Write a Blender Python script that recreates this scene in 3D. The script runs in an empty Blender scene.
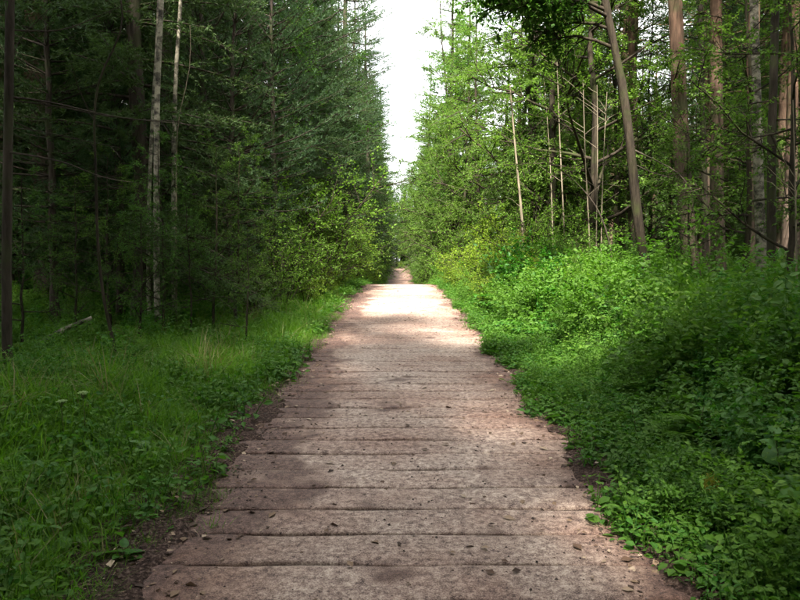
import bpy, math
import numpy as np
from mathutils import Vector
R = math.radians
rng = np.random.default_rng(11)
scene = bpy.context.scene
COL = scene.collection

# ------------------------------------------------------------------ camera
FPX = 693.0                      # focal length in pixels of the 800 px wide photograph
CAM_H = 1.65
PITCH = R(3.14)
cam_data = bpy.data.cameras.new('camera')
cam_data.sensor_width = 36.0
cam_data.lens = FPX / 800 * 36.0
cam_data.clip_start = 0.05
cam_data.clip_end = 3000
cam = bpy.data.objects.new('camera', cam_data)
cam.location = (0, 0, CAM_H)
cam.rotation_euler = (R(90) - PITCH, 0, 0)
COL.objects.link(cam)
scene.camera = cam

# ------------------------------------------------------------------ sky, sun, exposure
SUN_EL, SUN_AZ = R(51), R(180 - 8)     # azimuth counted to the left of straight ahead: behind the camera, a little left
world = bpy.data.worlds.new('World')
scene.world = world
world.use_nodes = True
wn, wl = world.node_tree.nodes, world.node_tree.links
wn.clear()
wo = wn.new('ShaderNodeOutputWorld')
bg = wn.new('ShaderNodeBackground')
bg.inputs['Strength'].default_value = 0.10
sky = wn.new('ShaderNodeTexSky')
sky.sky_type = 'NISHITA'
sky.sun_disc = False
sky.sun_elevation = SUN_EL
sky.sun_rotation = -SUN_AZ
sky.air_density = 1.0
sky.dust_density = 2.0
tc = wn.new('ShaderNodeTexCoord')
cn = wn.new('ShaderNodeTexNoise')
cn.inputs['Scale'].default_value = 3.0
cn.inputs['Detail'].default_value = 6
cn.inputs['Roughness'].default_value = 0.6
cr = wn.new('ShaderNodeMapRange')
cr.inputs['From Min'].default_value = 0.30
cr.inputs['From Max'].default_value = 0.62
cr.inputs['To Min'].default_value = 0.55
cr.inputs['To Max'].default_value = 1.0
cm = wn.new('ShaderNodeMix'); cm.data_type = 'RGBA'
cm.inputs['B'].default_value = (9.2, 9.1, 9.1, 1)      # bright thin cloud
wl.new(tc.outputs['Generated'], cn.inputs['Vector'])
wl.new(cn.outputs['Fac'], cr.inputs['Value'])
wl.new(cr.outputs['Result'], cm.inputs['Factor'])
wl.new(sky.outputs['Color'], cm.inputs['A'])
wl.new(cm.outputs['Result'], bg.inputs['Color'])
wl.new(bg.outputs['Background'], wo.inputs['Surface'])

sun_data = bpy.data.lights.new('sun', 'SUN')
sun_data.energy = 5.0
sun_data.angle = R(3)
sun_data.color = (1.0, 0.93, 0.82)
sun = bpy.data.objects.new('sun', sun_data)
sdir = Vector((-math.sin(SUN_AZ) * math.cos(SUN_EL), math.cos(SUN_AZ) * math.cos(SUN_EL), math.sin(SUN_EL)))
sun.rotation_euler = sdir.to_track_quat('Z', 'Y').to_euler()
sun.location = (0, 0, 40)
COL.objects.link(sun)

scene.view_settings.view_transform = 'Standard'
scene.view_settings.look = 'None'
scene.view_settings.gamma = 1.0
scene.view_settings.use_curve_mapping = False
scene.view_settings.exposure = 2.4
scene.render.engine = 'CYCLES'
scene.cycles.max_bounces = 5
scene.cycles.diffuse_bounces = 3
scene.cycles.transmission_bounces = 3
scene.cycles.glossy_bounces = 2
scene.cycles.debug_use_spatial_splits = True
scene.cycles.adaptive_threshold = .025
scene.cycles.caustics_reflective = False
scene.cycles.caustics_refractive = False

# ------------------------------------------------------------------ terrain
_ky = np.array([-400, -60, 0, 10, 19, 21.5, 23.5, 26, 30, 36, 44, 52, 60, 70, 87, 100, 140, 200, 400, 900.])
_kz = np.array([-2.2, -1.9, 0, .36, .69, .78, .82, .78, .55, .0, -.6, -.92, -.85, -.48, .40, .75, 1.2, 1.5, 1.5, 1.5])
_fy = np.linspace(-400, 900, 5201)
_fz = np.interp(_fy, _ky, _kz)
_k = np.hanning(11); _k /= _k.sum()
_fz = np.convolve(np.pad(_fz, 5, mode='edge'), _k, mode='valid')
def g(y):
    return np.interp(y, _fy, _fz)
def sstep(x, a, b):
    t = np.clip((x - a) / (b - a), 0, 1)
    return t * t * (3 - 2 * t)
def lump(x, y):
    return (np.sin(x * 1.7 + y * .6) * np.cos(y * 1.3 - x * .4) * .5 + np.sin(x * .53 + 1.3) * np.cos(y * .41 + .7) + .35 * np.sin(x * 3.9 + y * 2.7)) 
def ground(x, y):
    x = np.asarray(x, float); y = np.asarray(y, float)
    side = np.where(x < 0, sstep(-x, 1.3, 2.6), sstep(x, 1.45, 2.8))
    bank = np.where(x > 0, .30 * sstep(x, 1.6, 4.0) + .08 * sstep(x, 4, 9), .10 * sstep(-x, 1.5, 3.5) + .25 * sstep(-x, 4.5, 9))
    return g(y) + side * (.07 * lump(x, y) + bank) - .004 * (1 - side)
def at(px, py, d):
    """the point at distance d (along the path) seen at a pixel of the 800 x 600 photograph"""
    cx, cy = (px - 400) / FPX, (300 - py) / FPX
    ry = math.cos(PITCH) + cy * math.sin(PITCH)
    rz = -math.sin(PITCH) + cy * math.cos(PITCH)
    return np.array([cx * d / ry, d, CAM_H + rz * d / ry])

# ------------------------------------------------------------------ mesh helpers
class MB:
    def __init__(s):
        s.v, s.f, s.t, s.r, s.n = [], [], [], [], 0
    def add(s, verts, faces, rnd):
        """verts (n,3); faces (m,k) index array; rnd scalar or (n,)"""
        verts = np.asarray(verts, float).reshape(-1, 3)
        faces = np.asarray(faces, int)
        s.v.append(verts)
        s.f.append((faces + s.n).ravel())
        s.t.append(np.full(len(faces), faces.shape[1]))
        s.r.append(np.broadcast_to(np.asarray(rnd, float), (len(verts),)))
        s.n += len(verts)
    def mesh(s, name, mat, smooth=True):
        me = bpy.data.meshes.new(name)
        if s.n:
            v = np.concatenate(s.v).astype(np.float32); f = np.concatenate(s.f).astype(np.int32)
            t = np.concatenate(s.t).astype(np.int32); r = np.concatenate(s.r).astype(np.float32)
            me.vertices.add(len(v)); me.vertices.foreach_set('co', v.ravel())
            me.loops.add(len(f)); me.loops.foreach_set('vertex_index', f)
            me.polygons.add(len(t))
            st = np.zeros(len(t), np.int32); st[1:] = np.cumsum(t)[:-1]
            me.polygons.foreach_set('loop_start', st)
            me.polygons.foreach_set('use_smooth', np.full(len(t), smooth))
            a = me.attributes.new('rnd', 'FLOAT', 'POINT'); a.data.foreach_set('value', r)
            me.update(calc_edges=True)
        if mat: me.materials.append(mat)
        return me

def norm(a):
    return a / np.maximum(np.linalg.norm(a, axis=-1, keepdims=True), 1e-9)
def tube(mb, pts, rad, sides=6, rnd=.5, jitter=0):
    pts = np.asarray(pts, float); n = len(pts)
    rad = np.broadcast_to(np.asarray(rad, float), (n,))
    tan = norm(np.gradient(pts, axis=0))
    ref = np.array([0, 0, 1.]) if abs(tan[:, 2]).mean() < .8 else np.array([1., 0, 0])
    u = norm(np.cross(tan, ref)); w = np.cross(tan, u)
    a = np.linspace(0, 2 * np.pi, sides, endpoint=False)
    rr = rad[:, None] * (1 + jitter * rng.normal(size=(n, sides)))
    v = pts[:, None] + rr[..., None] * (np.cos(a)[None, :, None] * u[:, None] + np.sin(a)[None, :, None] * w[:, None])
    i = np.arange(n - 1)[:, None] * sides; j = np.arange(sides)[None]
    k = (j + 1) % sides
    f = np.stack([i + j, i + k, i + sides + k, i + sides + j], -1).reshape(-1, 4)
    mb.add(v.reshape(-1, 3), f, rnd)
    top = len(pts) - 1
    mb.add(v[top], np.array([[0, q, q + 1] for q in range(1, sides - 1)]), rnd)
def frames(d, n):
    d = norm(d); y = norm(np.cross(n, d)); z = np.cross(d, y)
    return np.stack([d, y, z], -1)           # columns
def place(mb, tv, tf, M, pos, scale, rnd):
    """copies of a small template (tv, tf) into the mesh"""
    N, k = len(pos), len(tv)
    sc = np.asarray(scale, float)
    sv = tv[None] * (sc[:, None, None] if sc.ndim == 1 else sc[:, None, :])
    v = np.einsum('nij,nkj->nki', M, sv) + pos[:, None]
    f = tf[None] + (np.arange(N) * k)[:, None, None]
    mb.add(v.reshape(-1, 3), f.reshape(-1, tf.shape[1]), np.repeat(np.asarray(rnd, float), k))
# broad leaf: length 1 along x, folded along the midrib, tip drooping
LEAF_V = np.array([[0, 0, 0], [.33, .27, .06], [.36, 0, .0], [.33, -.27, .06], [.72, .2, .02], [.72, 0, -.04], [.72, -.2, .02], [1, 0, -.14]])
LEAF_F = np.array([[0, 2, 1], [0, 3, 2], [1, 2, 5], [1, 5, 4], [2, 3, 6], [2, 6, 5], [4, 5, 7], [5, 6, 7]])
SMALL_V = np.array([[0, 0, 0], [.45, .3, .05], [.5, -.0, -.02], [.45, -.3, .05], [1, 0, -.08]])
SMALL_F = np.array([[0, 2, 1], [0, 3, 2], [1, 2, 4], [2, 3, 4]])
NEED_V = np.array([[0, -.5, 0], [0, .5, 0], [1, 0, 0]])
NEED_F = np.array([[0, 1, 2]])

# ------------------------------------------------------------------ materials
def newmat(name):
    m = bpy.data.materials.new(name); m.use_nodes = True
    n, l = m.node_tree.nodes, m.node_tree.links
    n.clear()
    out = n.new('ShaderNodeOutputMaterial')
    return m, n, l, out
def leaf_mat(name, c1, c2, c3, transl=.38, rough=.62, spec=.16, tw=(1.0, 1.15, .55)):
    """colour runs c1..c2 with each leaf, and towards c3 from plant to plant"""
    m, n, l, out = newmat(name)
    at_ = n.new('ShaderNodeAttribute'); at_.attribute_name = 'rnd'
    oi = n.new('ShaderNodeObjectInfo')
    m1 = n.new('ShaderNodeMix'); m1.data_type = 'RGBA'
    m1.inputs['A'].default_value = (*c1, 1); m1.inputs['B'].default_value = (*c2, 1)
    l.new(at_.outputs['Fac'], m1.inputs['Factor'])
    m2 = n.new('ShaderNodeMix'); m2.data_type = 'RGBA'
    mr = n.new('ShaderNodeMath'); mr.operation = 'MULTIPLY'; mr.inputs[1].default_value = .65
    l.new(oi.outputs['Random'], mr.inputs[0]); l.new(mr.outputs[0], m2.inputs['Factor'])
    l.new(m1.outputs['Result'], m2.inputs['A']); m2.inputs['B'].default_value = (*c3, 1)
    p = n.new('ShaderNodeBsdfPrincipled')
    p.inputs['Roughness'].default_value = rough
    p.inputs['Specular IOR Level'].default_value = spec
    l.new(m2.outputs['Result'], p.inputs['Base Color'])
    t = n.new('ShaderNodeBsdfTranslucent')
    tm = n.new('ShaderNodeMix'); tm.data_type = 'RGBA'; tm.blend_type = 'MULTIPLY'; tm.inputs['Factor'].default_value = 1
    l.new(m2.outputs['Result'], tm.inputs['A']); tm.inputs['B'].default_value = (tw[0] * 1.5, tw[1] * 1.5, tw[2] * 1.5, 1)
    l.new(tm.outputs['Result'], t.inputs['Color'])
    ms = n.new('ShaderNodeMixShader'); ms.inputs['Fac'].default_value = transl
    l.new(p.outputs[0], ms.inputs[1]); l.new(t.outputs[0], ms.inputs[2])
    l.new(ms.outputs[0], out.inputs['Surface'])
    return m
def ramp(n, stops):
    r = n.new('ShaderNodeValToRGB'); e = r.color_ramp.elements
    while len(e) > 1: e.remove(e[-1])
    e[0].position, e[0].color = stops[0][0], (*stops[0][1], 1)
    for p, c in stops[1:]:
        q = e.new(p); q.color = (*c, 1)
    return r
def noise(n, l, vec, scale, detail=4, rough=.55):
    t = n.new('ShaderNodeTexNoise'); t.inputs['Scale'].default_value = scale
    t.inputs['Detail'].default_value = detail; t.inputs['Roughness'].default_value = rough
    if vec is not None: l.new(vec, t.inputs['Vector'])
    return t
def bark_mat(name, lo, hi, stretch=.18, scale=14, bump=.6, moss=None, upper=None, z0=3, z1=8):
    m, n, l, out = newmat(name)
    tc = n.new('ShaderNodeTexCoord')
    mp = n.new('ShaderNodeMapping'); mp.inputs['Scale'].default_value = (1, 1, stretch)
    l.new(tc.outputs['Object'], mp.inputs['Vector'])
    n1 = noise(n, l, mp.outputs[0], scale, 6, .65)
    r = ramp(n, [(.3, lo), (.7, hi)]); l.new(n1.outputs['Fac'], r.inputs['Fac'])
    colr = r.outputs['Color']
    if upper:
        sp = n.new('ShaderNodeSeparateXYZ'); l.new(tc.outputs['Object'], sp.inputs[0])
        mr = n.new('ShaderNodeMapRange'); mr.inputs['From Min'].default_value = z0; mr.inputs['From Max'].default_value = z1
        l.new(sp.outputs['Z'], mr.inputs['Value'])
        r2 = ramp(n, [(.3, upper[0]), (.7, upper[1])]); l.new(n1.outputs['Fac'], r2.inputs['Fac'])
        mx = n.new('ShaderNodeMix'); mx.data_type = 'RGBA'
        l.new(mr.outputs[0], mx.inputs['Factor']); l.new(colr, mx.inputs['A']); l.new(r2.outputs['Color'], mx.inputs['B'])
        colr = mx.outputs['Result']
    if moss:
        n2 = noise(n, l, tc.outputs['Object'], 1.7, 5)
        mr = n.new('ShaderNodeMapRange'); mr.inputs['From Min'].default_value = .5; mr.inputs['From Max'].default_value = .66
        mr.inputs['To Max'].default_value = .8
        l.new(n2.outputs['Fac'], mr.inputs['Value'])
        mx = n.new('ShaderNodeMix'); mx.data_type = 'RGBA'
        l.new(mr.outputs[0], mx.inputs['Factor']); l.new(colr, mx.inputs['A']); mx.inputs['B'].default_value = (*moss, 1)
        colr = mx.outputs['Result']
    p = n.new('ShaderNodeBsdfPrincipled'); p.inputs['Roughness'].default_value = .9; p.inputs['Specular IOR Level'].default_value = .15
    l.new(colr, p.inputs['Base Color'])
    b = n.new('ShaderNodeBump'); b.inputs['Strength'].default_value = bump; b.inputs['Distance'].default_value = .03
    l.new(n1.outputs['Fac'], b.inputs['Height']); l.new(b.outputs[0], p.inputs['Normal'])
    l.new(p.outputs[0], out.inputs['Surface'])
    return m
def birch_mat():
    m, n, l, out = newmat('birch_bark')
    tc = n.new('ShaderNodeTexCoord')
    mp = n.new('ShaderNodeMapping'); mp.inputs['Scale'].default_value = (5, 5, 7)
    l.new(tc.outputs['Object'], mp.inputs['Vector'])
    n1 = noise(n, l, mp.outputs[0], 1.0, 5, .7)
    n2 = noise(n, l, tc.outputs['Object'], 5, 4)
    r = ramp(n, [(.38, (.020, .018, .015)), (.49, (.11, .10, .075)), (.60, (.30, .275, .21)), (.75, (.17, .16, .11))])
    ad = n.new('ShaderNodeMath'); ad.operation = 'MULTIPLY_ADD'; ad.inputs[1].default_value = .35; 
    l.new(n2.outputs['Fac'], ad.inputs[0]); 
    s2 = n.new('ShaderNodeMath'); s2.operation = 'SUBTRACT'; s2.inputs[1].default_value = .16
    l.new(n1.outputs['Fac'], s2.inputs[0]); l.new(s2.outputs[0], ad.inputs[2])
    l.new(ad.outputs[0], r.inputs['Fac'])
    p = n.new('ShaderNodeBsdfPrincipled'); p.inputs['Roughness'].default_value = .7; p.inputs['Specular IOR Level'].default_value = .2
    l.new(r.outputs['Color'], p.inputs['Base Color'])
    b = n.new('ShaderNodeBump'); b.inputs['Strength'].default_value = .5; b.inputs['Distance'].default_value = .01
    l.new(n1.outputs['Fac'], b.inputs['Height']); l.new(b.outputs[0], p.inputs['Normal'])
    l.new(p.outputs[0], out.inputs['Surface'])
    return m
def path_mat(name, perboard=.08, shade=0.0):
    m, n, l, out = newmat(name)
    ge = n.new('ShaderNodeNewGeometry'); pos = ge.outputs['Position']
    oi = n.new('ShaderNodeObjectInfo')
    g1 = noise(n, l, pos, 120, 5, .85); g2 = noise(n, l, pos, 24, 6, .7)
    grit = n.new('ShaderNodeMix'); grit.data_type = 'FLOAT'; grit.inputs['Factor'].default_value = .42
    l.new(g1.outputs['Fac'], grit.inputs['A']); l.new(g2.outputs['Fac'], grit.inputs['B'])                       # grit
    r = ramp(n, [(.40, (.035, .021, .018)), (.46, (.215, .150, .128)), (.515, (.385, .292, .238)), (.58, (.64, .53, .44))])
    l.new(grit.outputs['Result'], r.inputs['Fac'])
    colr = r.outputs['Color']
    # boards differ a little in tone
    mp = n.new('ShaderNodeMapRange'); mp.inputs['To Min'].default_value = 1 - perboard; mp.inputs['To Max'].default_value = 1 + perboard
    l.new(oi.outputs['Random'], mp.inputs['Value'])
    mx = n.new('ShaderNodeMix'); mx.data_type = 'RGBA'; mx.blend_type = 'MULTIPLY'; mx.inputs['Factor'].default_value = 1
    cmb = n.new('ShaderNodeCombineColor')
    for k in range(3): l.new(mp.outputs[0], cmb.inputs[k])
    l.new(colr, mx.inputs['A']); l.new(cmb.outputs[0], mx.inputs['B']); colr = mx.outputs['Result']
    # broad pale/tan worn areas
    big = noise(n, l, pos, .9, 5, .6)
    mr = n.new('ShaderNodeMapRange'); mr.inputs['From Min'].default_value = .40; mr.inputs['From Max'].default_value = .62; mr.inputs['To Max'].default_value = .75
    l.new(big.outputs['Fac'], mr.inputs['Value'])
    m2 = n.new('ShaderNodeMix'); m2.data_type = 'RGBA'; m2.blend_type = 'MULTIPLY'
    m2.inputs['B'].default_value = (.66, .52, .48, 1)
    l.new(mr.outputs[0], m2.inputs['Factor']); l.new(colr, m2.inputs['A']); colr = m2.outputs['Result']
    # the tread in the middle is worn pale, the sides stay reddish brown
    sx0 = n.new('ShaderNodeSeparateXYZ'); l.new(pos, sx0.inputs[0])
    s0 = n.new('ShaderNodeMath'); s0.operation = 'SUBTRACT'; s0.inputs[1].default_value = .10; l.new(sx0.outputs['X'], s0.inputs[0])
    a0 = n.new('ShaderNodeMath'); a0.operation = 'ABSOLUTE'; l.new(s0.outputs[0], a0.inputs[0])
    w0 = n.new('ShaderNodeMath'); w0.operation = 'MULTIPLY_ADD'; w0.inputs[1].default_value = .9; l.new(big.outputs['Fac'], w0.inputs[0]); l.new(a0.outputs[0], w0.inputs[2])
    r0 = n.new('ShaderNodeMapRange'); r0.inputs['From Min'].default_value = 1.0; r0.inputs['From Max'].default_value = 1.75; r0.inputs['To Max'].default_value = .85
    l.new(w0.outputs[0], r0.inputs['Value'])
    m0 = n.new('ShaderNodeMix'); m0.data_type = 'RGBA'; m0.blend_type = 'MULTIPLY'; m0.inputs['B'].default_value = (.46, .33, .275, 1)
    l.new(r0.outputs[0], m0.inputs['Factor']); l.new(colr, m0.inputs['A']); colr = m0.outputs['Result']
    # trodden-in dark soil, mostly along the two edges and in a few spots
    sx = n.new('ShaderNodeSeparateXYZ'); l.new(pos, sx.inputs[0])
    ax = n.new('ShaderNodeMath'); ax.operation = 'SUBTRACT'; ax.inputs[1].default_value = .19; l.new(sx.outputs['X'], ax.inputs[0])
    ab = n.new('ShaderNodeMath'); ab.operation = 'ABSOLUTE'; l.new(ax.outputs[0], ab.inputs[0])
    ed = n.new('ShaderNodeMapRange'); ed.inputs['From Min'].default_value = .62; ed.inputs['From Max'].default_value = 1.38; ed.inputs['To Max'].default_value = .26
    l.new(ab.outputs[0], ed.inputs['Value'])
    dn = noise(n, l, pos, 1.5, 8, .66)
    sm = n.new('ShaderNodeMath'); sm.operation = 'ADD'; l.new(dn.outputs['Fac'], sm.inputs[0]); l.new(ed.outputs[0], sm.inputs[1])
    dm = n.new('ShaderNodeMapRange'); dm.inputs['From Min'].default_value = .605; dm.inputs['From Max'].default_value = .675; dm.inputs['To Max'].default_value = .88
    l.new(sm.outputs[0], dm.inputs['Value'])
    dr = ramp(n, [(.40, (.018, .010, .008)), (.50, (.085, .045, .036)), (.58, (.19, .115, .092))]); l.new(grit.outputs['Result'], dr.inputs['Fac'])
    m3 = n.new('ShaderNodeMix'); m3.data_type = 'RGBA'
    l.new(dm.outputs[0], m3.inputs['Factor']); l.new(colr, m3.inputs['A']); l.new(dr.outputs['Color'], m3.inputs['B']); colr = m3.outputs['Result']
    me = n.new('ShaderNodeMix'); me.data_type = 'RGBA'; me.blend_type = 'MULTIPLY'; me.inputs['Factor'].default_value = shade     # brown multiplied into the colour to stand for tree shade
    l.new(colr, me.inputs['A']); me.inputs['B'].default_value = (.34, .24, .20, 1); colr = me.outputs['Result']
    p = n.new('ShaderNodeBsdfPrincipled'); p.inputs['Roughness'].default_value = .75; p.inputs['Specular IOR Level'].default_value = .4
    l.new(colr, p.inputs['Base Color'])
    b = n.new('ShaderNodeBump'); b.inputs['Strength'].default_value = .8; b.inputs['Distance'].default_value = .012
    l.new(grit.outputs['Result'], b.inputs['Height'])
    b2 = n.new('ShaderNodeBump'); b2.inputs['Strength'].default_value = .5; b2.inputs['Distance'].default_value = .05
    l.new(dn.outputs['Fac'], b2.inputs['Height']); l.new(b.outputs[0], b2.inputs['Normal'])
    l.new(b2.outputs[0], p.inputs['Normal'])
    l.new(p.outputs[0], out.inputs['Surface'])
    return m
def soil_mat(name, cols, scale=9, bump=.8):
    m, n, l, out = newmat(name)
    ge = n.new('ShaderNodeNewGeometry')
    n1 = noise(n, l, ge.outputs['Position'], scale, 8, .7)
    r = ramp(n, cols); l.new(n1.outputs['Fac'], r.inputs['Fac'])
    p = n.new('ShaderNodeBsdfPrincipled'); p.inputs['Roughness'].default_value = .95; p.inputs['Specular IOR Level'].default_value = .15
    l.new(r.outputs['Color'], p.inputs['Base Color'])
    b = n.new('ShaderNodeBump'); b.inputs['Strength'].default_value = bump; b.inputs['Distance'].default_value = .05
    l.new(n1.outputs['Fac'], b.inputs['Height']); l.new(b.outputs[0], p.inputs['Normal'])
    l.new(p.outputs[0], out.inputs['Surface'])
    return m
def litter_mat(name, stops):
    m, n, l, out = newmat(name)
    a = n.new('ShaderNodeAttribute'); a.attribute_name = 'rnd'
    r = ramp(n, stops); l.new(a.outputs['Fac'], r.inputs['Fac'])
    p = n.new('ShaderNodeBsdfPrincipled'); p.inputs['Roughness'].default_value = .75; p.inputs['Specular IOR Level'].default_value = .25
    l.new(r.outputs['Color'], p.inputs['Base Color'])
    l.new(p.outputs[0], out.inputs['Surface'])
    return m

M = {}
M['path'] = path_mat('weathered_boards')
M['farpath'] = path_mat('shade_darkened_path', .0, .75)  # far stretch, with shade painted into its colour
M['soil'] = soil_mat('dark_soil', [(.34, (.014, .009, .007)), (.46, (.050, .030, .024)), (.54, (.100, .062, .050)), (.64, (.24, .17, .14))], 48, 1.0)
M['forest_floor'] = soil_mat('forest_floor', [(.3, (.018, .014, .009)), (.5, (.045, .034, .018)), (.62, (.035, .045, .014)), (.8, (.075, .055, .035))], 3.5)
M['spruce'] = leaf_mat('dark_needles', (.026, .056, .020), (.056, .098, .030), (.055, .085, .030), .30)
M['bright'] = leaf_mat('bright_needles', (.070, .140, .026), (.140, .215, .040), (.085, .170, .050), .42)
M['pine'] = leaf_mat('pine_needles', (.030, .068, .034), (.058, .108, .050), (.050, .080, .030), .28)
M['leafy'] = leaf_mat('broad_leaves', (.034, .088, .018), (.065, .140, .026), (.075, .125, .022), .42)
M['birchleaf'] = leaf_mat('birch_leaves', (.070, .140, .026), (.130, .205, .040), (.095, .165, .028), .44)
M['yshrub'] = leaf_mat('yellow_green_leaves', (.110, .185, .018), (.200, .265, .030), (.130, .215, .022), .45)
M['gshrub'] = leaf_mat('shrub_leaves', (.060, .135, .018), (.125, .205, .030), (.090, .170, .022), .44)
M['herb'] = leaf_mat('herb_leaves', (.016, .082, .010), (.052, .155, .018), (.085, .165, .015), .40, .55, .25)
M['herb2'] = leaf_mat('light_herb_leaves', (.045, .120, .014), (.095, .175, .022), (.060, .135, .016), .42, .6, .2)
M['grass'] = leaf_mat('grass_blades', (.040, .130, .009), (.105, .215, .016), (.100, .185, .018), .42, .6, .18)
M['drygrass'] = leaf_mat('dry_stalks', (.16, .14, .07), (.24, .21, .11), (.13, .14, .05), .25)
M['bigleaf'] = leaf_mat('pale_large_leaf', (.055, .145, .030), (.085, .185, .042), (.050, .130, .025), .38, .5, .3)
M['plume'] = leaf_mat('yellow_plume', (.30, .28, .05), (.40, .36, .08), (.26, .26, .05), .4)
M['umbel'] = leaf_mat('pale_umbel', (.20, .30, .12), (.34, .42, .22), (.22, .34, .14), .3)
M['stem'] = leaf_mat('green_stem', (.05, .09, .025), (.09, .12, .035), (.07, .07, .03), .1)
M['bark_dark'] = bark_mat('dark_bark', (.018, .014, .011), (.070, .056, .044), moss=(.040, .055, .018))
M['bark_pine'] = bark_mat('pine_bark', (.040, .029, .022), (.150, .110, .085), moss=(.06, .07, .03), upper=((.055, .036, .026), (.215, .130, .088)), z0=2.5, z1=6.5)
M['bark_leafy'] = bark_mat('smooth_brown_bark', (.010, .008, .006), (.052, .041, .028), stretch=.16, scale=17, bump=1.0, moss=(.035, .042, .014))
M['bark_pale'] = bark_mat('pale_dead_wood', (.10, .085, .058), (.26, .22, .16), stretch=.1, scale=11, bump=.3)
M['bark_birch'] = birch_mat()
M['litter'] = litter_mat('fallen_leaf', [(0, (.035, .020, .014)), (.4, (.085, .048, .030)), (.75, (.20, .135, .085)), (1, (.42, .33, .24))])
M['crumb'] = litter_mat('soil_crumb', [(0, (.016, .011, .010)), (.7, (.05, .034, .030)), (1, (.16, .12, .11))])

def link(name, data, parent=None, **props):
    o = bpy.data.objects.new(name, data)
    COL.objects.link(o)
    if parent: o.parent = parent
    for k, v in props.items(): o[k] = v
    return o
def empty(name, loc, rz=0, sc=1, **props):
    o = link(name, None, **props)
    o.location = loc; o.rotation_euler = (0, 0, rz); o.scale = (sc, sc, sc)
    o.empty_display_size = .2
    return o

# ------------------------------------------------------------------ setting: ground, path, soil
def grid(name, xs, ys, zf, mat, **props):
    X, Y = np.meshgrid(xs, ys)
    mb = MB()
    nx, ny = len(xs), len(ys)
    i = (np.arange(ny - 1)[:, None] * nx + np.arange(nx - 1)[None]).ravel()
    mb.add(np.stack([X, Y, zf(X, Y)], -1).reshape(-1, 3), np.stack([i, i + 1, i + nx + 1, i + nx], -1), .5)
    return link(name, mb.mesh(name, mat), **props)
xs = np.concatenate([[-900, -400, -150, -80, -50, -35], np.arange(-25, -5, 1.0), np.arange(-5, 5, .2), np.arange(5, 26, 1.0), [35, 50, 80, 150, 400, 900]])
ys = np.concatenate([[-400, -150, -60, -30], np.arange(-20, 0, 1.5), np.arange(0, 30, .3), np.arange(30, 150, 1.5), [170, 220, 300, 450, 900]])
grid('ground', xs, ys, ground, M['forest_floor'], kind='structure', label='dark leaf-strewn forest floor on both sides of the path', category='ground')
PX0, PX1 = -1.27, 1.37           # the two edges of the path
soil = grid('path', np.linspace(PX0 - .25, PX1 + .25, 26), np.arange(-6, 34, .11), lambda X, Y: g(Y) + .012 + .009 * np.sin(X * 7 + Y * 5.3) * np.sin(X * 2.3 - Y * 9.1 + 1), M['soil'],
            kind='structure', label='straight path of worn pinkish brown cross boards leading to the crest', category='path')
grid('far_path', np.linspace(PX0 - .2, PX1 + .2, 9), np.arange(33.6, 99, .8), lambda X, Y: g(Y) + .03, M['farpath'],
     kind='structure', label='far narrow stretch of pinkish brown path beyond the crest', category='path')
# boards: six shapes shared by all of them
def board_mesh(k):
    r = np.random.default_rng(100 + k)
    n = 18
    x = np.linspace(-1.56, 1.56, n); x[1:-1] += r.uniform(-.08, .08, n - 2)
    wob = lambda a: np.convolve(np.pad(r.normal(size=n), 1, mode='edge'), [.25, .5, .25], 'valid') * a
    hw = .3515 / 2
    f, b = -hw + .0065 + wob(.014), hw - .0065 + wob(.014)
    zt = wob(.004)
    rows = [np.stack([x, f, np.full(n, -.035)], -1), np.stack([x, f + .002, zt - .006], -1), np.stack([x, f + .016 + np.abs(wob(.012)), zt], -1),
            np.stack([x, b - .018 - np.abs(wob(.014)), zt + wob(.002)], -1), np.stack([x, b - .002, zt - .006], -1), np.stack([x, b, np.full(n, -.035)], -1)]
    V = np.concatenate(rows); m = len(rows)
    i = (np.arange(m - 1)[:, None] * n + np.arange(n - 1)[None]).ravel()
    mb = MB(); mb.add(V, np.stack([i, i + 1, i + n + 1, i + n], -1), .5)
    return mb.mesh('board', M['path'])
boards = [board_mesh(k) for k in range(6)]
for i in range(-16, 86):
    y = 3.36 + .3515 * (i + .5)
    sl = math.atan2(float(g(y + .3) - g(y - .3)), .6)
    o = link('board', boards[rng.integers(6)], soil)
    o.location = ((PX0 + PX1) / 2 + rng.uniform(-.04, .04), y, float(g(y)) + .036 + rng.uniform(-.002, .002))
    o.rotation_euler = (sl + rng.uniform(-.005, .005), rng.uniform(-.001, .001), (math.pi if rng.random() < .5 else 0) + rng.uniform(-.005, .005))
    if abs(o.rotation_euler.z) > 2: o.rotation_euler.x *= -1

def verge(name, side, label):
    ys = np.arange(-6, 34, .10); n = len(ys)
    r = np.random.default_rng(5 if side < 0 else 6)
    w = np.convolve(np.pad(r.normal(size=n), 6, mode='edge'), np.hanning(13) / 6, 'valid') * .11 + np.convolve(np.pad(r.normal(size=n), 1, mode='edge'), [.3, .4, .3], 'valid') * .06
    e = PX0 if side < 0 else PX1
    offs = [(-.13, .018), (-.07, .036), (-.01, .050), (.06, .058), (.16, .064), (.34, .060), (.62, .02), (.8, -.06)]
    rows = []
    for k, (a, h) in enumerate(offs):
        x = e + side * (a + w * (1 - k / 8)) ; rows.append(np.stack([x, ys, g(ys) + h + r.normal(size=n) * .011], -1))
    V = np.concatenate(rows); i = (np.arange(len(offs) - 1)[:, None] * n + np.arange(n - 1)[None]).ravel()
    F = np.stack([i, i + 1, i + n + 1, i + n], -1)
    if side > 0: F = F[:, ::-1]
    mb = MB(); mb.add(V, F, .5)
    link(name, mb.mesh(name, M['soil']), kind='structure', label=label, category='soil')
verge('soil_verge', -1, 'strip of dark crumbly soil along the left edge of the boards')
verge('soil_verge', 1, 'strip of dark crumbly soil along the right edge of the boards')

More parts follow.
